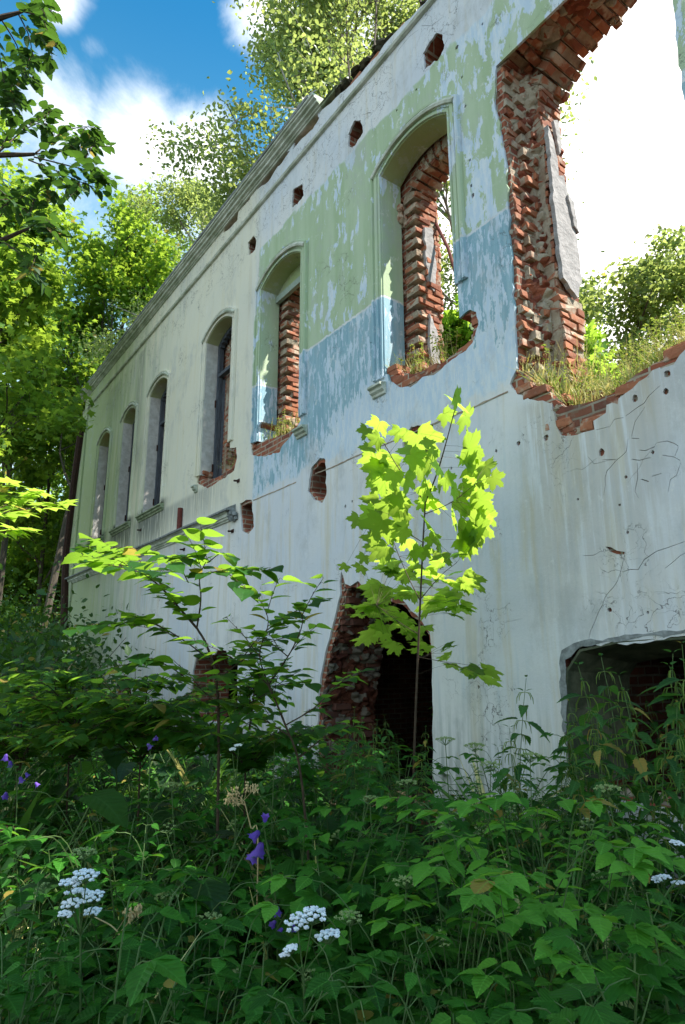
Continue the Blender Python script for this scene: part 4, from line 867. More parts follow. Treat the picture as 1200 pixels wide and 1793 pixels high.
for x, y, sw in ml:
    px, py = 600+x/2, 500+y/2; dy = rng.uniform(-.22, .22) if x < 420 else rng.uniform(.12, .38); dy = rng.uniform(.2, .55) if y > 950 else dy; p = mp(px, py, dy); dep = (p-CAM)@FW; sz = sw/2*dep/CF*.84
    out = np.array([p[0]-mp(742, 900)[0], rng.uniform(-.4, .4), 0]); out = nrm(out+.001)
    tilt = rng.uniform(1.2, 2.3) if y < 960 else rng.uniform(.3, .9)
    n = nrm(UPV*.9+SUN*.2+VIEW*-.0+rv(rng)*.28-out*0+tilt*np.array([-.35, .8, 0])*rng.uniform(.6, 1.3)); d = nrm(out*.9+np.array([0, 0, -.45])*tilt+rv(rng)*.3)
    lv.append((T_MAPLE, p-d*sz*.35, d, n, sz*rng.uniform(.8, 1.1), rng.random()*.95))
guided('maple_sapling', 'slender young maple before the wall, its upper leaves glowing yellow-green in the sun', 'sapling', paths, lv, L_MAPLE, STEMD)

# layered young trees at the left of centre
def layered(name, label, stems, rng, size, lmat, n_per=9, tpl=T_HEART, spread=.05, extra=(), cat='sapling', t_j=.15, flat=.35, twigs=True):
    paths = []; lv = []; more = []
    for pts, ra, rb, leafy_ in stems:
        w_ = [at(*q) for q in pts]
        if leafy_ == 1 and twigs:
            ss = spline(w_, 6); Lg = sum(np.linalg.norm(ss[i+1]-ss[i]) for i in range(len(ss)-1))
            for k in range(int(Lg/.16)):
                i = rng.randrange(3, len(ss)-1); ax = nrm(ss[i]-ss[i-1]); sd_ = nrm(np.cross(ax, UPV))*rng.choice((-1, 1)); dd = nrm(ax*.7+sd_*.8+[0, 0, rng.uniform(-.15, .2)]); l_ = rng.uniform(.12, .30)
                more.append(([ss[i], ss[i]+dd*l_*.5+[0, 0, .01], ss[i]+dd*l_], .0022, .001, 3))
    for pts, ra, rb, leafy_ in stems+more:
        w_ = pts if leafy_ == 3 else [at(*q) for q in pts]
        if leafy_ == 2: w_[0][2] = 0.
        paths.append((w_, ra, rb)); s_ = spline(w_, 6)
        if not leafy_ or leafy_ == 2: continue
        n = int(sum(np.linalg.norm(s_[i+1]-s_[i]) for i in range(len(s_)-1))/(size*.38)); 
        for k in range(1, n+1):
            u = k/n*(len(s_)-1); i = min(int(u), len(s_)-2); p = s_[i]+(s_[i+1]-s_[i])*(u-i); ax = nrm(s_[i+1]-s_[i]); sd_ = nrm(np.cross(ax, UPV))
            sg = 1 if k % 2 else -1; d = nrm(sd_*sg*.9+ax*.6+rv(rng)*.25+[0, 0, -.15]); sz = size*rng.uniform(.7, 1.15)
            lv.append((tpl, p+d*size*.15+rv(rng)*.01, d, UPV+rv(rng)*flat, sz, rng.random()))
    return guided(name, label, cat, paths, lv, lmat, STEMD)
rng = random.Random(8); d0 = 3.3
layered('linden_sapling', 'thin forked linden with a horizontal spray of sunlit lime-green leaves before the wall', [
    ([(385, 1480, d0), (383, 1330, d0), (379, 1190, d0), (362, 1130, d0), (345, 1100, d0)], .009, .006, 2),
    ([(345, 1100, d0), (310, 1060, d0), (270, 1018, d0), (215, 990, d0+.05), (130, 975, d0+.1)], .007, .002, 1),
    ([(345, 1100, d0), (352, 1050, d0), (350, 1010, d0), (365, 975, d0)], .005, .002, 1), ([(350, 1010, d0), (390, 1000, d0-.2), (430, 1030, d0-.3)], .003, .0015, 1), ([(270, 1018, d0), (240, 1000, d0-.35), (170, 985, d0-.4)], .003, .0015, 1),
    ([(300, 1050, d0), (250, 985, d0+.3), (190, 965, d0+.4)], .003, .0015, 1), ([(330, 1020, d0), (310, 985, d0+.1), (280, 972, d0+.2)], .003, .0015, 1), ([(365, 985, d0), (340, 975, d0), (300, 985, d0-.2)], .003, .001, 1), ([(365, 985, d0), (385, 970, d0), (400, 975, d0)], .003, .001, 1),
    ([(372, 1160, d0), (320, 1120, d0), (260, 1090, d0+.1), (190, 1093, d0+.1)], .004, .0015, 1), ([(379, 1190, d0), (420, 1160, d0), (460, 1130, d0-.1), (520, 1110, d0-.1)], .005, .0015, 1), ([(420, 1160, d0), (450, 1120, d0+.2), (500, 1080, d0+.2), (560, 1050, d0+.2)], .004, .0015, 1),
    ([(380, 1230, d0), (330, 1190, d0), (280, 1160, d0), (230, 1165, d0)], .004, .0015, 1), ([(380, 1210, d0), (430, 1190, d0-.2), (470, 1170, d0-.3)], .004, .0015, 1), ([(380, 1250, d0), (440, 1230, d0), (490, 1200, d0), (540, 1195, d0)], .004, .0015, 1)],
    rng, .098, L_LIND, tpl=T_HEART)
d1 = 3.0
layered('hazel_sapling', 'slim shaded hazel with small dark leaves against the white wall left of the doorway', [
    ([(560, 1500, d1), (530, 1380, d1), (500, 1270, d1), (470, 1200, d1)], .007, .004, 2), ([(500, 1270, d1), (480, 1220, d1), (455, 1150, d1), (470, 1090, d1), (455, 1050, d1)], .005, .0015, 1), ([(470, 1200, d1), (510, 1140, d1), (530, 1090, d1), (520, 1060, d1)], .004, .0015, 1),
    ([(500, 1270, d1), (550, 1240, d1), (590, 1200, d1), (620, 1180, d1)], .004, .0015, 1), ([(510, 1290, d1), (460, 1260, d1), (420, 1250, d1)], .004, .0015, 1), ([(520, 1330, d1), (570, 1290, d1), (620, 1270, d1)], .004, .0015, 1), ([(470, 1200, d1), (440, 1170, d1), (400, 1150, d1)], .004, .0015, 1), ([(505, 1150, d1), (480, 1130, d1), (440, 1100, d1)], .003, .0015, 1)],
    rng, .092, L_LIND, tpl=T_OVATE)
for i, (x0, t0, lab) in enumerate(((120, 4.2, 'bushy young elm hiding the foot of the wall near the far corner'), (245, 3.9, 'low elm shrub with flat tiers of leaves left of the forked linden'), (30, 4.6, 'leafy shrub at the left edge of the picture in deep shade'), (430, 3.9, 'small dark shrub under the linden by the low broken window'))):
    st = [([(x0, 1500, t0), (x0, 1350, t0), (x0+10, 1250, t0)], .008, .005, 2)]; topy = (1165, 1195, 1235, 1270)[i]
    for k in range(24):
        sx = rng.choice((-1, 1)); y0 = rng.uniform(topy+60, 1330); ln = rng.uniform(50, 130); dz = rng.uniform(-.7, .7)
        st.append(([(x0+5, y0+20, t0), (x0+sx*ln*.4, y0-25, t0+dz*.5), (x0+sx*ln, y0-rng.uniform(20, 60), t0+dz)], .004, .0015, 1))
    for k in range(4): st.append(([(x0+8, 1260, t0), (x0+rng.uniform(-25, 25), 1200, t0), (x0+rng.uniform(-55, 55), topy+rng.uniform(-8, 25), t0+rng.uniform(-.3, .3))], .005, .0015, 1))
    layered('elm_shrub', lab, st, rng, .095, L_LIND, tpl=T_OVATE, cat='shrub')
# lit young maple reaching in from the left
t2 = 2.9
layered('maple_shoot', 'maple shoot reaching in from the left edge with bright sunlit leaves beside the rusty drainpipe', [
    ([(-260, 1500, t2), (-230, 1200, t2), (-160, 1000, t2), (-60, 930, t2)], .012, .006, 2), ([(-60, 930, t2), (0, 900, t2), (60, 890, t2), (120, 880, t2)], .005, .0015, 1), ([(-60, 930, t2), (-10, 870, t2+.2), (20, 845, t2+.2)], .004, .0015, 1), ([(-60, 940, t2), (10, 930, t2-.1), (50, 925, t2-.1)], .004, .0015, 1), ([(-20, 900, t2), (30, 875, t2+.3), (70, 862, t2+.3)], .003, .001, 1)],
    rng, .085, L_MAPLE, tpl=T_MAPLO, twigs=False)
layered('elder_shoot', 'short leafy shoot with bright leaves at the left edge above the white flowers', [([(-120, 1700, 2.4), (-100, 1560, 2.4), (-60, 1480, 2.4)], .008, .005, 2), ([(-60, 1480, 2.4), (-20, 1460, 2.4), (20, 1450, 2.4)], .004, .0015, 1), ([(-60, 1480, 2.4), (-25, 1490, 2.3), (15, 1475, 2.3)], .004, .0015, 1)], rng, .08, L_LIGHT, tpl=T_LANCE, cat='shoot')
# overhanging elm branches, upper left
te = 4.6; st = [([(-420, 1500, 5.), (-400, 900, 5.), (-330, 500, 4.9), (-260, 250, 4.8)], .12, .06, 2), ([(-330, 500, 4.9), (-180, 350, 4.7), (-40, 280, te), (60, 270, te)], .05, .012, 0), ([(-260, 250, 4.8), (-120, 100, te), (-20, 40, te), (40, 20, te)], .05, .01, 0), ([(-330, 520, 4.9), (-150, 480, te), (-20, 430, te), (50, 400, te)], .04, .01, 0)]
ends = [((60, 270), (110, 232), (150, 222), (172, 228)), ((60, 270), (110, 265), (150, 258), (196, 256)), ((60, 275), (120, 290), (160, 300), (200, 314)), ((50, 280), (100, 300), (140, 318), (178, 332)), ((0, 265), (40, 230), (75, 215), (85, 240)), ((40, 20), (60, 10), (80, 15), (98, 22)), ((40, 20), (70, 30), (85, 60), (92, 105)),
        ((30, 20), (50, 60), (60, 100), (78, 115)), ((0, 30), (30, 80), (40, 120), (70, 150)), ((-20, 40), (0, 100), (10, 150), (40, 180)), ((0, 265), (20, 220), (10, 180), (30, 150)), ((-20, 280), (-10, 320), (20, 350), (60, 380)), ((50, 400), (70, 390), (90, 400), (110, 420)), ((0, 420), (30, 440), (60, 470), (80, 500)), ((-10, 430), (0, 380), (30, 350), (50, 340)), ((50, 400), (60, 350), (80, 330), (100, 350))]
for e in ends:
    tj = te+rng.uniform(-.3, .3); st.append(([(a, b, te if k == 0 else tj) for k, (a, b) in enumerate(e)], .006, .0015, 1))
    for q in range(2):
        a, b = e[2]; st.append(([(a, b, tj), (a+rng.uniform(-20, 25), b+rng.uniform(-25, 25), tj+rng.uniform(-.3, .3)), (a+rng.uniform(-45, 30), b+rng.uniform(-45, 45), tj+rng.uniform(-.5, .5))], .003, .001, 1))
layered('elm_tree', 'near elm at the upper left with dark leafy twigs crossing the white cloud', st, rng, .085, L_DARK, tpl=T_OVATE, cat='tree', twigs=False)

# flowers in the foreground
def valerian(label, heads, t, seed, stem_x):
    rng = random.Random(seed); b, _ = hbase(stem_x[0], stem_x[1], t); o = empty('white_valerian', b); tag(o, label, 'wildflower', 'white umbel flowers in the herbs'); M = MB(); F_ = MB(); L = LB()
    cen = at(np.mean([h[0] for h in heads]), np.mean([h[1] for h in heads])+70, t); sp_ = spline([b, b*.5+cen*.5, cen], 6); tube(M, sp_, list(np.linspace(.005, .003, len(sp_))), 5)
    for x, y, r_ in heads:
        c = at(x, y, t+rng.uniform(-.06, .06)); tube(M, spline([cen, (cen+c)/2-[0, 0, .01], c-[0, 0, .02]], 3), .0018, 4); umbel(M, F_, c, r_*t/CF, rng, 15, UPV+.2*rv(rng), 60, .0026)
    for k in range(3, len(sp_)-1, 2):
        for s_ in (0, 1): a = k*1.6+s_*3.1; pinnate(M, L, sp_[k], np.array([math.cos(a), math.sin(a), 0]), .16, rng)
    M.build('stem', STEMG, o); L.build('foliage', L_HERB, o); F_.build('flower_head', WHITE, o)
valerian('tall white valerian with a tiered flower head at the lower left', [(152, 1530, 22), (125, 1545, 18), (140, 1560, 24), (165, 1568, 18), (128, 1580, 18), (116, 1600, 13), (163, 1595, 16)], 1.75, 1, (175, 1800))
valerian('white valerian with two broad flat flower heads below the bellflower, lower centre', [(522, 1612, 24), (548, 1598, 27), (575, 1634, 23), (510, 1660, 13), (500, 1672, 10)], 1.7, 2, (560, 1900))
valerian('small white flower head low in the shade under the linden', [(418, 1305, 7), (408, 1312, 6)], 3.0, 3, (420, 1450))
valerian('pale white blossoms at the right edge of the undergrowth', [(1160, 1535, 14), (1185, 1475, 12), (1190, 1545, 14), (1150, 1540, 9)], 2.6, 4, (1180, 1750))
def bell(label, stemp, flowers, t, seed):
    rng = random.Random(seed); w_ = [at(a, b, t) for a, b in stemp]; w_[0][2] = 0; o = empty('bellflower', (w_[0][0], w_[0][1], 0)); tag(o, label, 'wildflower', 'violet bellflowers'); M = MB(); L = LB(); F_ = MB()
    sp_ = spline(w_, 6); tube(M, sp_, list(np.linspace(.0035, .002, len(sp_))), 5)
    for k in range(4, len(sp_)-1):
        a = k*2.4; L.put(T_LANCE, sp_[k], [math.cos(a), math.sin(a), .4], UPV, .055*rng.uniform(.6, 1.2), rng=rng)
    for x, y, sz, dx, dz in flowers:
        c = at(x, y, t); tip = nrm(RT*dx+UP*dz+rv(rng)*.2); u_ = nrm(np.cross(tip, [.2, .5, .8])); v_ = np.cross(tip, u_); s_ = sz*.8*t/CF; V = []; n = 10
        i = np.argmin([np.linalg.norm(q-c) for q in sp_]); tube(M, [sp_[i], c], .0012, 3)
        for (h_, r_) in ((0, .10), (.18, .30), (.5, .36), (.8, .44), (1.05, .62)):
            for k in range(n):
                a = 2*math.pi*k/n; f_ = 1+(.22 if k % 2 == 0 else -.18)*(h_ > .9); hh = h_+(.16 if (k % 2 == 0 and h_ > .9) else 0); V.append(c+(tip*hh+(u_*math.cos(a)+v_*math.sin(a))*r_*f_)*s_)
        F_.add(V, [(j*n+k, j*n+(k+1) % n, (j+1)*n+(k+1) % n, (j+1)*n+k) for j in range(4) for k in range(n)], rng.random())
    M.build('stem', STEMG, o); L.build('foliage', L_HERB, o); F_.build('blossom', PURPLE, o, True)
bell('violet bellflower spike catching the sun at the lower centre', [(492, 1800), (486, 1640), (478, 1540), (466, 1470), (462, 1440)], [(455, 1455, 20, -.5, -.1), (458, 1475, 24, -.3, -.9), (452, 1488, 22, -.6, -.6), (464, 1440, 14, -.1, 1), (486, 1588, 15, .2, -.9), (483, 1612, 13, -.5, -.8), (495, 1625, 12, -.5, -.7), (513, 1618, 12, .3, -.9)], 2.2, 1)
bell('dim violet bellflowers at the left edge in shade', [(40, 1500), (30, 1400), (22, 1330)], [(12, 1320, 12, -.3, -.8), (18, 1332, 11, .3, -.8), (35, 1360, 11, .2, -.9), (45, 1353, 9, .5, -.3), (12, 1387, 12, -.4, -.6), (62, 1370, 9, .4, -.8)], 3.0, 2)
bell('tiny violet bellflower in shade below the linden', [(262, 1450), (262, 1360), (262, 1300)], [(258, 1302, 11, .4, -.7), (268, 1296, 9, .7, .2)], 3.1, 3)
def dryu(label, stemp, heads, t, seed):
    rng = random.Random(seed); w_ = [at(a, b, t) for a, b in stemp]; o = empty('dried_umbel', (w_[0][0], w_[0][1], 0)); w_ = [np.array([w_[0][0], w_[0][1], 0])]+w_; tag(o, label, 'dried flower'); M = MB(); F_ = MB()
    sp_ = spline(w_, 5); tube(M, sp_, list(np.linspace(.0035, .002, len(sp_))), 5)
    for x, y, r_ in heads:
        c = at(x, y, t); i = np.argmin([np.linalg.norm(q-c+[0, 0, .03]) for q in sp_]); tube(M, [sp_[i], c], .0014, 3)
        for k in range(26): 
            q = c+rv(rng)*r_*t/CF; lump(F_, q, .0028, rng, (1, 1, 1.5), rng.random())
    M.build('stem', STRAW, o); F_.build('seed_head', STRAW, o)
dryu('tan dried umbel with seed clusters standing above the bellflower', [(452, 1480), (440, 1450), (430, 1410), (427, 1402)], [(402, 1396, 7), (412, 1386, 7), (420, 1400, 8), (434, 1378, 9), (446, 1380, 7), (412, 1404, 6), (398, 1404, 5)], 2.7, 1)
dryu('bent yellow dried stalk beside the tiered white valerian', [(238, 1710), (218, 1655), (200, 1625), (165, 1605)], [(225, 1598, 7), (238, 1600, 8), (243, 1592, 5), (230, 1608, 5)], 2.1, 2)

# ------------------------------------------------------------------ undergrowth: individual plants of several kinds, then ground cover
G = {'nettle': 'tall nettles by the wall', 'ae': 'ground elder in the undergrowth', 'rasp': 'light green raspberry canes', 'mp': 'maple seedlings in the undergrowth', 'bur': 'broad-leaved burdock clumps', 'leafy': 'leafy weeds in the undergrowth', 'dog': 'upright willowherb stems'}
LBL = {'nettle': 'nettle with drooping flower strings', 'ae': 'ground elder with three-part leaves', 'rasp': 'light green raspberry cane', 'mp': 'maple seedling with lobed leaves', 'bur': 'clump of dull burdock leaves',
       'leafy': 'leafy weed with paired leaves', 'dog': 'upright willowherb with narrow leaves'}
KM = {'nettle': [nettle(LBL['nettle'], G['nettle'], 1.4, s) for s in range(4)], 'ae': [compound(LBL['ae'], G['ae'], .75, s, 14, .072, L_HERB, 'ground_elder') for s in range(4)],
      'rasp': [compound(LBL['rasp'], G['rasp'], 1.0, 10+s, 8, .088, L_LIGHT, 'raspberry_cane', 'shrub', True) for s in range(3)], 'mp': [leafy(LBL['mp'], G['mp'], .8, 20+s, 3, .095, T_MAPLE, L_HERB, 'maple_seedling', 'seedling', .085, .3, .1) for s in range(4)],
      'bur': [bigleaf(LBL['bur'], G['bur'], .6, 30+s, 7, .17) for s in range(3)], 'leafy': [leafy(LBL['leafy'], G['leafy'], .9, 40+s, 5, .075, T_OVATE, L_HERB, 'leafy_weed', 'herb', .07) for s in range(4)],
      'dog': [leafy(LBL['dog'], G['dog'], 1.1, 50+s, 3, .11, T_LANCE, L_NETT, 'willowherb', 'herb', .06, .12) for s in range(3)]}
KM['grs'] = [grassy('loose clump of long green grass blades', 'grass clumps in the undergrowth', .8, 60+s) for s in range(3)]; KM['umb'] = [umbellifer('green umbellifer with flat budding heads', 'green umbellifers in the undergrowth', 1.1, 70+s) for s in range(3)]
LBL['grs'] = 'clump of long grass blades'; LBL['umb'] = 'green umbellifer with budding heads'
H0 = {'grs': .8, 'umb': 1.1, 'nettle': 1.4, 'ae': .75, 'rasp': 1.0, 'mp': .8, 'bur': .6, 'leafy': .9, 'dog': 1.1}
used = set(); rng = random.Random(77)
def place_words(x, y):
    v = np.array([x, y, .5])-CAM; dep = v@FW; px = 600+CF*(v@RT)/dep
    if y > .2: return 'behind the doorway' if x < -4.5 else 'inside the low right-hand window'
    side = ('past the left edge', 'at the left edge', 'below the shrubs on the left', 'below the forked linden', 'before the doorway', 'between doorway and low window', 'before the low right-hand window', 'at the right edge')[int(np.searchsorted([0, 110, 300, 480, 760, 950, 1130], px))]
    return ('near the camera ' if dep < 2.3 else 'midway to the wall ' if y < -1.3 else 'close to the wall ')+side
def plant(kind, x, y, h):
    pr_ = rng.choice(KM[kind])
    if pr_.name in used: o = copy_tree(pr_)
    else: o = pr_; used.add(pr_.name)
    q_ = h/H0[kind]; o['label'] = ('small ' if q_ < .75 else 'tall ' if q_ > 1.05 else '')+LBL[kind]+' '+place_words(x, y)
    k = h/H0[kind]; kk = min(1.25, max(.75, k)); o.location = (x, y, -.01); o.rotation_euler = (rng.uniform(-.06, .06), rng.uniform(-.06, .06), rng.uniform(0, 6.28)); o.scale = (kk, kk, k)
ENV = ([-150, 0, 150, 300, 450, 560, 640, 700, 760, 800, 830, 860, 960, 990, 1040, 1100, 1200, 1400], [1250, 1250, 1200, 1240, 1290, 1300, 1290, 1300, 1440, 1400, 1330, 1300, 1340, 1330, 1280, 1240, 1230, 1230])
def maxh(px, t):   # tallest plant there that stays under the skyline of the herbs in the photo
    return at(px, float(np.interp(px, *ENV)), t)[2]
for px, py, t in [(882, 1218, 4.0), (950, 1270, 3.9), (905, 1300, 3.6), (968, 1300, 3.6), (1045, 1200, 3.6), (1090, 1180, 3.7), (1130, 1215, 3.4), (1165, 1180, 3.6), (1195, 1160, 3.6), (1010, 1330, 3.3), (1060, 1290, 3.2), (1110, 1300, 3.1), (1150, 1260, 3.3), (1190, 1300, 3.0), (1230, 1200, 3.4), (860, 1340, 3.5), (1025, 1260, 4.0), (1075, 1250, 3.9), (1135, 1240, 3.9), (1180, 1250, 3.9), (700, 1330, 4.8), (620, 1270, 4.4), (665, 1300, 4.0), (740, 1330, 4.6), (590, 1290, 4.0), (650, 1290, 5.6), (600, 1310, 4.6), (740, 1300, 5.8), (690, 1280, 6.0), (560, 1330, 4.5), (1215, 1280, 3.1)]:
    p = at(px, py-22, t); plant('nettle', p[0], p[1], p[2]*1.03)
for px, py, t, kd in [(900, 1350, 2.5, 'rasp'), (960, 1390, 2.4, 'rasp'), (860, 1420, 2.3, 'rasp'), (800, 1520, 2.0, 'rasp'), (880, 1500, 1.9, 'rasp'), (1010, 1400, 2.3, 'rasp'), (770, 1560, 1.9, 'rasp'), (930, 1460, 2.1, 'rasp'), (1000, 1620, 1.5, 'mp'), (1120, 1560, 1.6, 'mp'), (1180, 1600, 1.5, 'mp'), (1080, 1650, 1.4, 'mp'), (940, 1650, 1.5, 'mp'), (560, 1370, 2.8, 'mp'), (620, 1380, 2.9, 'mp'), (520, 1400, 2.8, 'mp'), (600, 1340, 3.3, 'mp'), (650, 1410, 2.7, 'mp'), (570, 1440, 2.5, 'mp'), (340, 1470, 2.9, 'bur'), (250, 1450, 3.0, 'bur'), (300, 1500, 2.8, 'bur'), (420, 1490, 2.8, 'bur'), (340, 1560, 2.1, 'ae'), (250, 1600, 2.0, 'leafy'), (200, 1650, 1.7, 'ae'), (60, 1640, 1.7, 'ae'), (640, 1680, 1.6, 'ae'), (740, 1690, 1.6, 'ae'), (330, 1690, 1.6, 'ae'), (450, 1700, 1.6, 'ae'), (830, 1690, 1.5, 'ae'), (30, 1700, 1.6, 'ae'), (120, 1690, 1.6, 'leafy')]:
    p = at(px, py, t); plant(kd, p[0], p[1], max(.25, p[2]))
for px, py, t in [(803, 1292, 3.6), (850, 1300, 3.5), (925, 1318, 3.2), (820, 1330, 3.3), (640, 1600, 1.9), (700, 1370, 2.9), (370, 1600, 2.0), (250, 1560, 2.2), (690, 1540, 2.1), (1120, 1370, 2.6), (465, 1290, 3.4), (330, 1370, 3.0), (660, 1400, 2.8), (120, 1480, 2.3)]:
    p = at(px, py, t); plant('umb', p[0], p[1], p[2])
cnt = 0
for k in range(1500):
    px = rng.uniform(-120, 1320); t = 1.55+rng.random()**1.3*6.5; d = ray(px, 1250); b = CAM+d*t
    if b[1] > -.15 or b[0] < -22: continue
    if -5.0 < b[0] < -4.1 and b[1] > -.6 and 0: continue
    mh = maxh(px, t); h = min(mh, rng.uniform(.45, 1.05)+(.1 if t > 4 else 0))
    if px > 740 and px < 830: h *= .85
    if t < 2.3: h = min(h, at(px, 1520+rng.uniform(0, 120), t)[2])
    if h < .22 or (t < 2.3 and (90 < px < 215 or 400 < px < 600) and at(px, 1640, t)[2] < h): continue
    kd = rng.choices(['ae', 'rasp', 'mp', 'bur', 'leafy', 'dog', 'grs'], [4.5, 1.2 if px > 650 else .1, 2.5 if px > 480 else .8, (1.2 if px < 650 else .2) if t > 3.0 else 0, 3, 1.5, 1.6])[0]
    plant(kd, b[0], b[1], h); cnt += 1
    if cnt > 420: break
# plants behind the doorway and in the low window
for x, y, h in [(-5.3, 1.1, .9), (-5.6, 1.5, 1.2), (-5.9, 1.3, 1.1), (-5.1, 1.7, 1.3), (-6.2, 1.8, 1.0), (-5.5, .9, .7), (-6.6, .9, .8), (-3.0, .9, 1.3), (-2.5, .9, 1.4), (-2.8, 1.2, 1.4), (-2.1, 1.0, 1.3)]: plant(rng.choice(['nettle', 'leafy', 'dog']), x, y, h)
for k_, l_ in KM.items():
    for o in l_:
        if o.name not in used:
            for ch in list(o.children): bpy.data.objects.remove(ch)
            bpy.data.objects.remove(o)
# ground cover
nr = np.random.default_rng(5); n = 34000; px = nr.uniform(-200, 1400, n); t = 1.0+nr.random(n)**1.5*22
B_ = np.array([CAM+ray(a, 1250)*b for a, b in zip(px, t)]); hc = np.minimum(.5, .12+.16*nr.random(n)*1.0+.3*nr.random(n)**2)
ok = (B_[:, 1] < -.04) | (B_[:, 0] < -21.7); B_ = B_[ok]; hc = hc[ok]; n = len(B_); B_[:, 2] = hc*nr.random(n)**.6
ang = nr.uniform(0, 6.283, n); D_ = np.stack([np.cos(ang), np.sin(ang), nr.uniform(-.3, .3, n)], 1); Nn = np.array([0, 0, 1.])+nr.uniform(-.4, .4, (n, 3)); dist = np.linalg.norm(B_-CAM, axis=1)
L = LB(); h1 = n*6//10; sz = nr.uniform(.05, .11, n)*(1+.06*dist)
L.many(T_SMALL, B_[:h1], D_[:h1], Nn[:h1], sz[:h1], nr.random(h1)); L.many(T_OVATE, B_[h1:], D_[h1:], Nn[h1:], sz[h1:]*1.1, nr.random(n-h1))
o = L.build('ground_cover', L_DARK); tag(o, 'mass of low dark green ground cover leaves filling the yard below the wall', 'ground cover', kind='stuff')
# soil mound and rubble in the doorway
M = MB(); rr = random.Random(6)
for k in range(40): put_brick(M, (rr.uniform(-5.6, -4.98), rr.uniform(-.1, .6), rr.uniform(.0, .1)), (.24, .12, .07), rotm=Matrix.Rotation(rr.uniform(-1, 1), 3, 'Z'), rng=rr)
o = M.build('brick_rubble', BR); tag(o, 'heap of fallen bricks on the doorway threshold', 'rubble', kind='stuff')

# ------------------------------------------------------------------ plants growing on the ledges
def tuft(label, cat, pts, seed, dry=.6, hmax=.5, n=260, name='grass_tuft', leafn=0):
    rng = random.Random(seed); c = np.mean(np.array(pts), 0); o = empty(name, c); tag(o, label, cat); D1 = LB(); D2 = LB(); M = MB()
    for k in range(n):
        i = rng.randrange(len(pts)-1); u = rng.random(); p = np.array(pts[i])*(1-u)+np.array(pts[i+1])*u+[0, rng.uniform(-.15, .22), -.02]
        hh = hmax*rng.uniform(.15, 1)*(.55+.9*abs(noise.noise(Vector(p)*5))); d = nrm(np.array([rng.uniform(-.6, .6), rng.uniform(-.7, .4), 1.])); L_ = D1 if rng.random() < dry else D2
        L_.put(T_BLADE, p, d, nrm(rv(rng)), hh, rng=rng); L_.put(T_NARROW, p, nrm(d+rv(rng)*.4), nrm(rv(rng)), hh*.6, rng=rng)
        if rng.random() < dry*.5:
            q = p+d*hh*.85
            for s_ in range(5): D1.put(T_SMALL, q+rv(rng)*.04, rv(rng, .5), rv(rng), .012, rng=rng)
    for k in range(leafn):
        i = rng.randrange(len(pts)-1); u = rng.random(); p = np.array(pts[i])*(1-u)+np.array(pts[i+1])*u+[0, rng.uniform(-.05, .2), 0]; hh = hmax*rng.uniform(.5, 1.1)
        e = np.array([rng.uniform(-.2, .2), rng.uniform(-.2, .1), 1]); tube(M, [p, p+e*hh*.5, p+e*hh+[.02, 0, 0]], .0022, 4)
        for q in range(int(hh/.022)): z = rng.uniform(.25, 1); D2.put(T_SMALL, p+e*hh*z, [rng.uniform(-1, 1), rng.uniform(-1, 1), .2], UPV+.4*rv(rng), .03*rng.uniform(.7, 1.4), rng=rng)
    if D1.b: D1.build('dry_blades', L_DRY, o)
    if D2.b: D2.build('green_blades', L_GRASS, o)
    if leafn: M.build('stem', STRAW, o)
    for ch in o.children: ch['kind'] = 'stuff'
bw = [np.array([a, .2, b+.05]) for a, b in wb if a < -1.9]
tuft('golden dry grass growing along the torn sill of the great opening', 'grass', bw, 1, .6, .42, 850, leafn=30)
tuft('yellowing weeds and grass behind the torn sill of the great opening', 'grass', [p+[.0, .38, .08] for p in bw], 5, .4, .6, 1100, leafn=80)
s1 = [P(690, 652, .2), P(720, 650, .2), P(760, 635, .2), P(790, 615, .2)]
tuft('small sunlit weeds on the broken sill of the first window left of the opening', 'weeds', s1, 2, .35, .35, 160, 'weed_tuft', 26)
tuft('weeds rooted in the broken sill of the second window', 'weeds', [P(465, 770, .2), P(490, 770, .2), P(515, 745, .2)], 3, .3, .4, 120, 'weed_tuft', 22)
tuft('little green weeds on the crumbled sill of the third window', 'weeds', [P(395, 822, .25), P(411, 800, .25)], 4, .2, .22, 40, 'weed_tuft', 6)

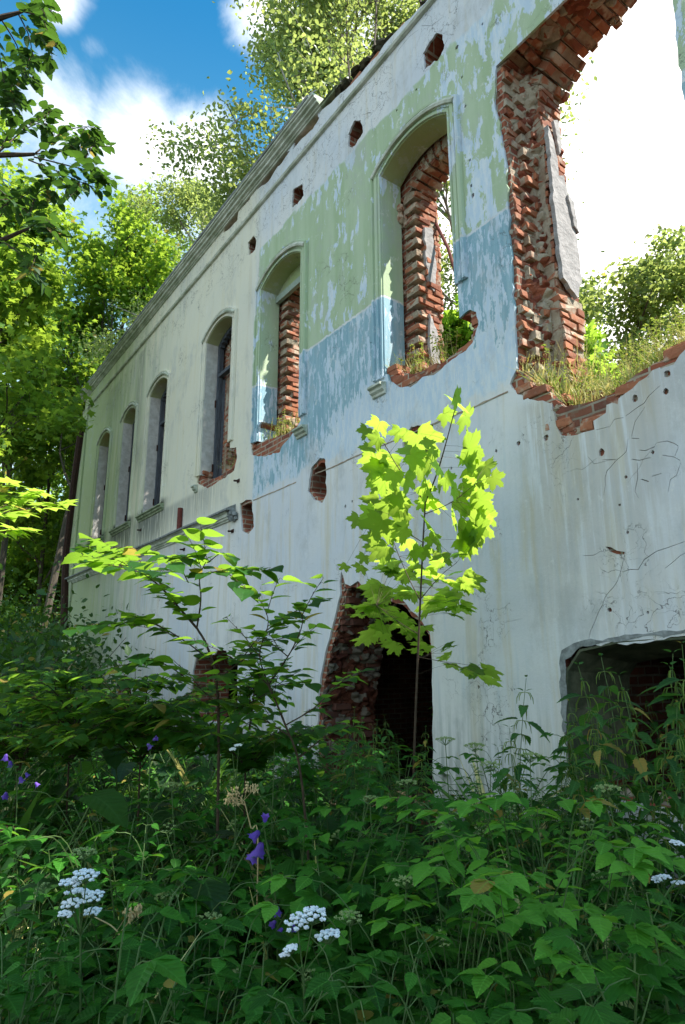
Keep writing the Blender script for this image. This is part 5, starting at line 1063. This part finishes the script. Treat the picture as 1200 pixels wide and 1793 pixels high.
# ------------------------------------------------------------------ trees
def tree(name, label, group, loc, h, seed, lmat, tpl, lsize, bark, crown0=.3, spread=.35, nleaf=9000, r0=.14, lean=(0, 0), droop=0., levels=3, clump=.35, flatn=.6):
    rng = random.Random(seed); nr = np.random.default_rng(seed); o = empty(name, loc); tag(o, label, 'tree', group); M = MB(); tw = []
    def grow(p, d, L_, r_, lv):
        pts = [p]; q = p.copy(); n = 6 if lv == 0 else 4
        for i in range(n):
            d = nrm(d+rv(rng)*(.10 if lv == 0 else .22)+np.array([0, 0, .05-droop*(lv > 1)])); q = q+d*L_/n; pts.append(q.copy())
        tube(M, pts, list(np.linspace(r_, r_*(.25 if lv == 0 else .3), n+1)), 7 if lv == 0 else (5 if lv == 1 else 3))
        if lv >= levels: tw.append((pts[1], pts[-1])); return
        if lv > 0: tw.append((pts[-2], pts[-1]))
        nch = (15 if lv == 0 else 5)
        for k in range(nch):
            u = (crown0+(1-crown0)*((k+rng.random()*.8)/nch)) if lv == 0 else rng.uniform(.25, 1.); f = u*n; i = min(int(f), n-1); s_ = pts[i]+(pts[i+1]-pts[i])*(f-i)
            a = k*2.4+rng.uniform(-.5, .5) if lv == 0 else rng.uniform(0, 6.28); ax = nrm(pts[i+1]-pts[i]); sd_ = nrm(np.cross(ax, [math.cos(a), math.sin(a), .31])); 
            el = rng.uniform(.5, 1.1) if lv == 0 else rng.uniform(.5, 1.1); dd = nrm(sd_*math.sin(el)+ax*math.cos(el)); 
            shape = (math.sin(math.pi*min(1, (u-crown0)/(1-crown0)*.82+.2))**.7) if lv == 0 else 1
            grow(s_, dd, (h*spread*shape*rng.uniform(.75, 1.15) if lv == 0 else L_*rng.uniform(.35, .6)), max(.006, r_*(.38 if lv == 0 else .45)), lv+1)
    grow(np.array([loc[0], loc[1], loc[2]*1.-.1], float), nrm(np.array([lean[0], lean[1], 1.])), h, r0, 0)
    M.build('trunk', bark, o)
    k = len(tw); per = max(1, nleaf//k); A_ = np.array([a for a, b in tw]); B2 = np.array([b for a, b in tw]); idx = np.repeat(np.arange(k), per); u = nr.random(len(idx))[:, None]
    Pn = A_[idx]*(1-u)+B2[idx]*u+nr.normal(0, clump, (len(idx), 3))*np.array([1, 1, .7])*(h*.03); n = len(idx)
    D_ = nr.normal(0, 1, (n, 3)); D_[:, 2] = D_[:, 2]*.5-.3; Nn = nr.normal(0, 1, (n, 3))*(1-flatn)+np.array([0, 0, 1])*flatn
    tn = np.clip(np.repeat(nr.random(k), per)*.6+nr.random(n)*.4, 0, 1)
    L = LB(); L.many(tpl, Pn, D_, Nn, nr.uniform(.7, 1.25, n)*lsize, tn); L.build('crown', lmat, o); return o
def tcopy(o, loc, s, rot, label=None):
    c = copy_tree(o); c.location = loc; c.scale = (s, s, s); c.rotation_euler = (0, 0, rot)
    if label: c['label'] = label
    return c
def gdir(px, hd):
    d = ray(px, 1200); u = d[:2]/np.hypot(d[0], d[1]); return np.array([u[0]*hd, -DIST+u[1]*hd, 0.])
TG = 'trees standing left of the ruin'
tA = tree('maple_tree', 'tall maple at the left with a dark leaning trunk and bright crown', TG, gdir(50, 27), 22, 1, L_TREE, T_MAPLO, .17, BARK, .34, .24, 16000, .17, (.04, .06), clump=.55)
tB = tree('maple_tree', 'slender maple with twin dark limbs just left of the far corner', TG, gdir(88, 31), 20, 2, L_TREE, T_MAPLO, .17, BARK, .34, .24, 16000, .15, (.08, -.02), clump=.55)
tC = tree('maple_tree', 'maple with a low dense crown at the left edge', TG, gdir(-230, 17), 12.5, 3, L_TREE, T_MAPLO, .15, BARK, .12, .26, 15000, .12, (.05, .05), clump=.55)
tcopy(tA, gdir(-190, 24), 1.12, 2.1, 'maple half cut off by the left edge of the picture'); tcopy(tB, gdir(160, 33), .94, 1.3, 'maple beyond the far corner whose sunlit crown rises over the cornice')
tcopy(tC, gdir(60, 37), 1.3, 4.0, 'rounded maple further back between the leaning trunks'); tcopy(tA, gdir(215, 37), .78, 3.6, 'maple crown behind the roofline left of the small birch'); tcopy(tB, gdir(0, 32), 1.1, 5.1, 'maple deep in the wood at the left edge')
tcopy(tC, gdir(110, 38), 1.3, .7, 'dense maple at the back of the wood left of the ruin')
BG = 'birches behind the ruin'
b1 = tree('birch_tree', 'birch with a pale slim trunk behind the wall below the top edge', BG, (-9.6, 2.6, 0), 19, 11, L_BIRCH, T_SMALL, .10, BIRCHB, .42, .18, 34000, .13, (.02, 0), .12, clump=.45, flatn=.3)
tcopy(b1, (-11.8, 3.0, 0), .93, 2., 'birch with a drooping crown left of the pale slim trunk'); tcopy(b1, (-12.7, 3.6, 0), .86, 4., 'leftmost of the tall birches over the broken cornice'); tcopy(b1, (-8.6, 4.8, 0), 1.0, 5.2, 'birch furthest right behind the moss-topped wall')
tcopy(b1, (-17.8, 2.9, 0), .93, 1., 'small bluish birch standing alone above the middle of the cornice')
m1 = tree('maple_tree', 'bright maple seen through the first window', 'trees inside and behind the ruin', (-7.6, 4.3, 0), 8.2, 21, L_MAPLE, T_MAPLO, .15, BARK, .3, .22, 5000, .07, (0, 0), clump=.7)
a1 = tree('aspen_tree', 'small-leaved aspen behind the sill of the great opening', 'trees inside and behind the ruin', gdir(1120, 14), 9.4, 22, L_BIRCH, T_SMALL, .10, BARK, .3, .26, 24000, .09, (0, 0), clump=.55, flatn=.3)
tcopy(a1, gdir(1010, 17), 1.02, 2., 'aspen behind the left jamb of the great opening'); tcopy(a1, gdir(1210, 15), .9, 4., 'aspen at the right edge behind the great opening')
m2 = tcopy(m1, gdir(1060, 10.5), .80, 1.2, 'young maple with yellow-green leaves just over the grassy sill'); tcopy(m1, gdir(1165, 11.5), .78, 3.2, 'second young maple over the grassy sill, further right')
tcopy(tC, gdir(800, 16), .85, 2.2, 'tree filling the lower half of the first window')
# saplings rooted on the wall head
for px, py, hh, sd_, lb in ((657, 95, 2.6, 5, 'young birch rooted in the moss on top of the wall'), (612, 150, 1.9, 6, 'thin birch shoot rooted at the left end of the mossy wall top'), (742, 14, 1.8, 7, 'birch shoot rooted near the top edge of the picture')):
    q = P(px, py, .3); tree('birch_sapling', lb, 'birch saplings on the wall', (q[0], .3, q[2]-.05), hh, sd_, L_BIRCH, T_SMALL, .055, STEMD, .25, .3, 700, .02, (-.1, 0), levels=2, clump=1.2)
# woodland mass far behind
nr = np.random.default_rng(9); L = LB(); M = MB()
for k in range(60):
    a = R(nr.uniform(58, 92)); hd = nr.uniform(38, 60); x = -math.sin(a)*hd; y = -DIST+math.cos(a)*hd; hh = nr.uniform(9, 16)
    tube(M, [(x, y, -.2), (x+nr.uniform(-.5, .5), y, hh*.5), (x+nr.uniform(-1, 1), y, hh)], [.2, .14, .04], 6); n = 1500
    Pn = np.array([x, y, hh*.5])+nr.normal(0, 1, (n, 3))*np.array([1.7, 1.7, hh*.27]); Pn[:, 2] = np.abs(Pn[:, 2]); D_ = nr.normal(0, 1, (n, 3)); L.many(T_DIA, Pn, D_, nr.normal(0, .5, (n, 3))+[0, 0, 1], nr.uniform(.25, .5, n), nr.random(n))
L_ = L.build('far_wood', L_TREE); tag(L_, 'far wood of mixed broadleaf trees closing the view at the left', 'wood', kind='stuff'); wt = M.build('wood_trunks', BARK); wt.parent = L_
# undergrowth bushes below the left trees
L = LB(); M = MB(); nr = np.random.default_rng(19)
for k, (px_, hd, hh) in enumerate([(10, 11, 2.0), (60, 14, 2.4), (110, 19, 2.2), (30, 18, 2.8), (-30, 9, 1.9), (90, 26, 3.5), (20, 27, 4)]):
    c = gdir(px_, hd); L = LB(); M = MB(); n = 2600; o = empty('bush', c); tag(o, ('dark bush under the left trees, second nearest of them', 'dark bush under the left trees by the rusty drainpipe', 'dark bush at the foot of the drainpipe near the far corner', 'dark bush between the leaning trunks at the left edge', 'dark bush nearest the camera, half cut off at the left edge', 'taller dark bush in front of the wood beyond the drainpipe', 'furthest dark bush, low in the gap between the trunks')[k], 'bush', 'bushes under the left trees')
    Pn = c+nr.normal(0, 1, (n, 3))*np.array([hh*.33, hh*.33, hh*.25])+[0, 0, hh*.5]; Pn[:, 2] = np.abs(Pn[:, 2]); L.many(T_SMALL, Pn, nr.normal(0, 1, (n, 3)), nr.normal(0, .4, (n, 3))+[0, 0, 1], nr.uniform(.08, .15, n), nr.random(n))
    for q in range(9): e = nr.normal(0, .3, 2)*hh; tube(M, [c, c+[e[0]*.6, e[1]*.6, hh*.5], c+[e[0], e[1], hh*.85]], [.02, .012, .004], 4)
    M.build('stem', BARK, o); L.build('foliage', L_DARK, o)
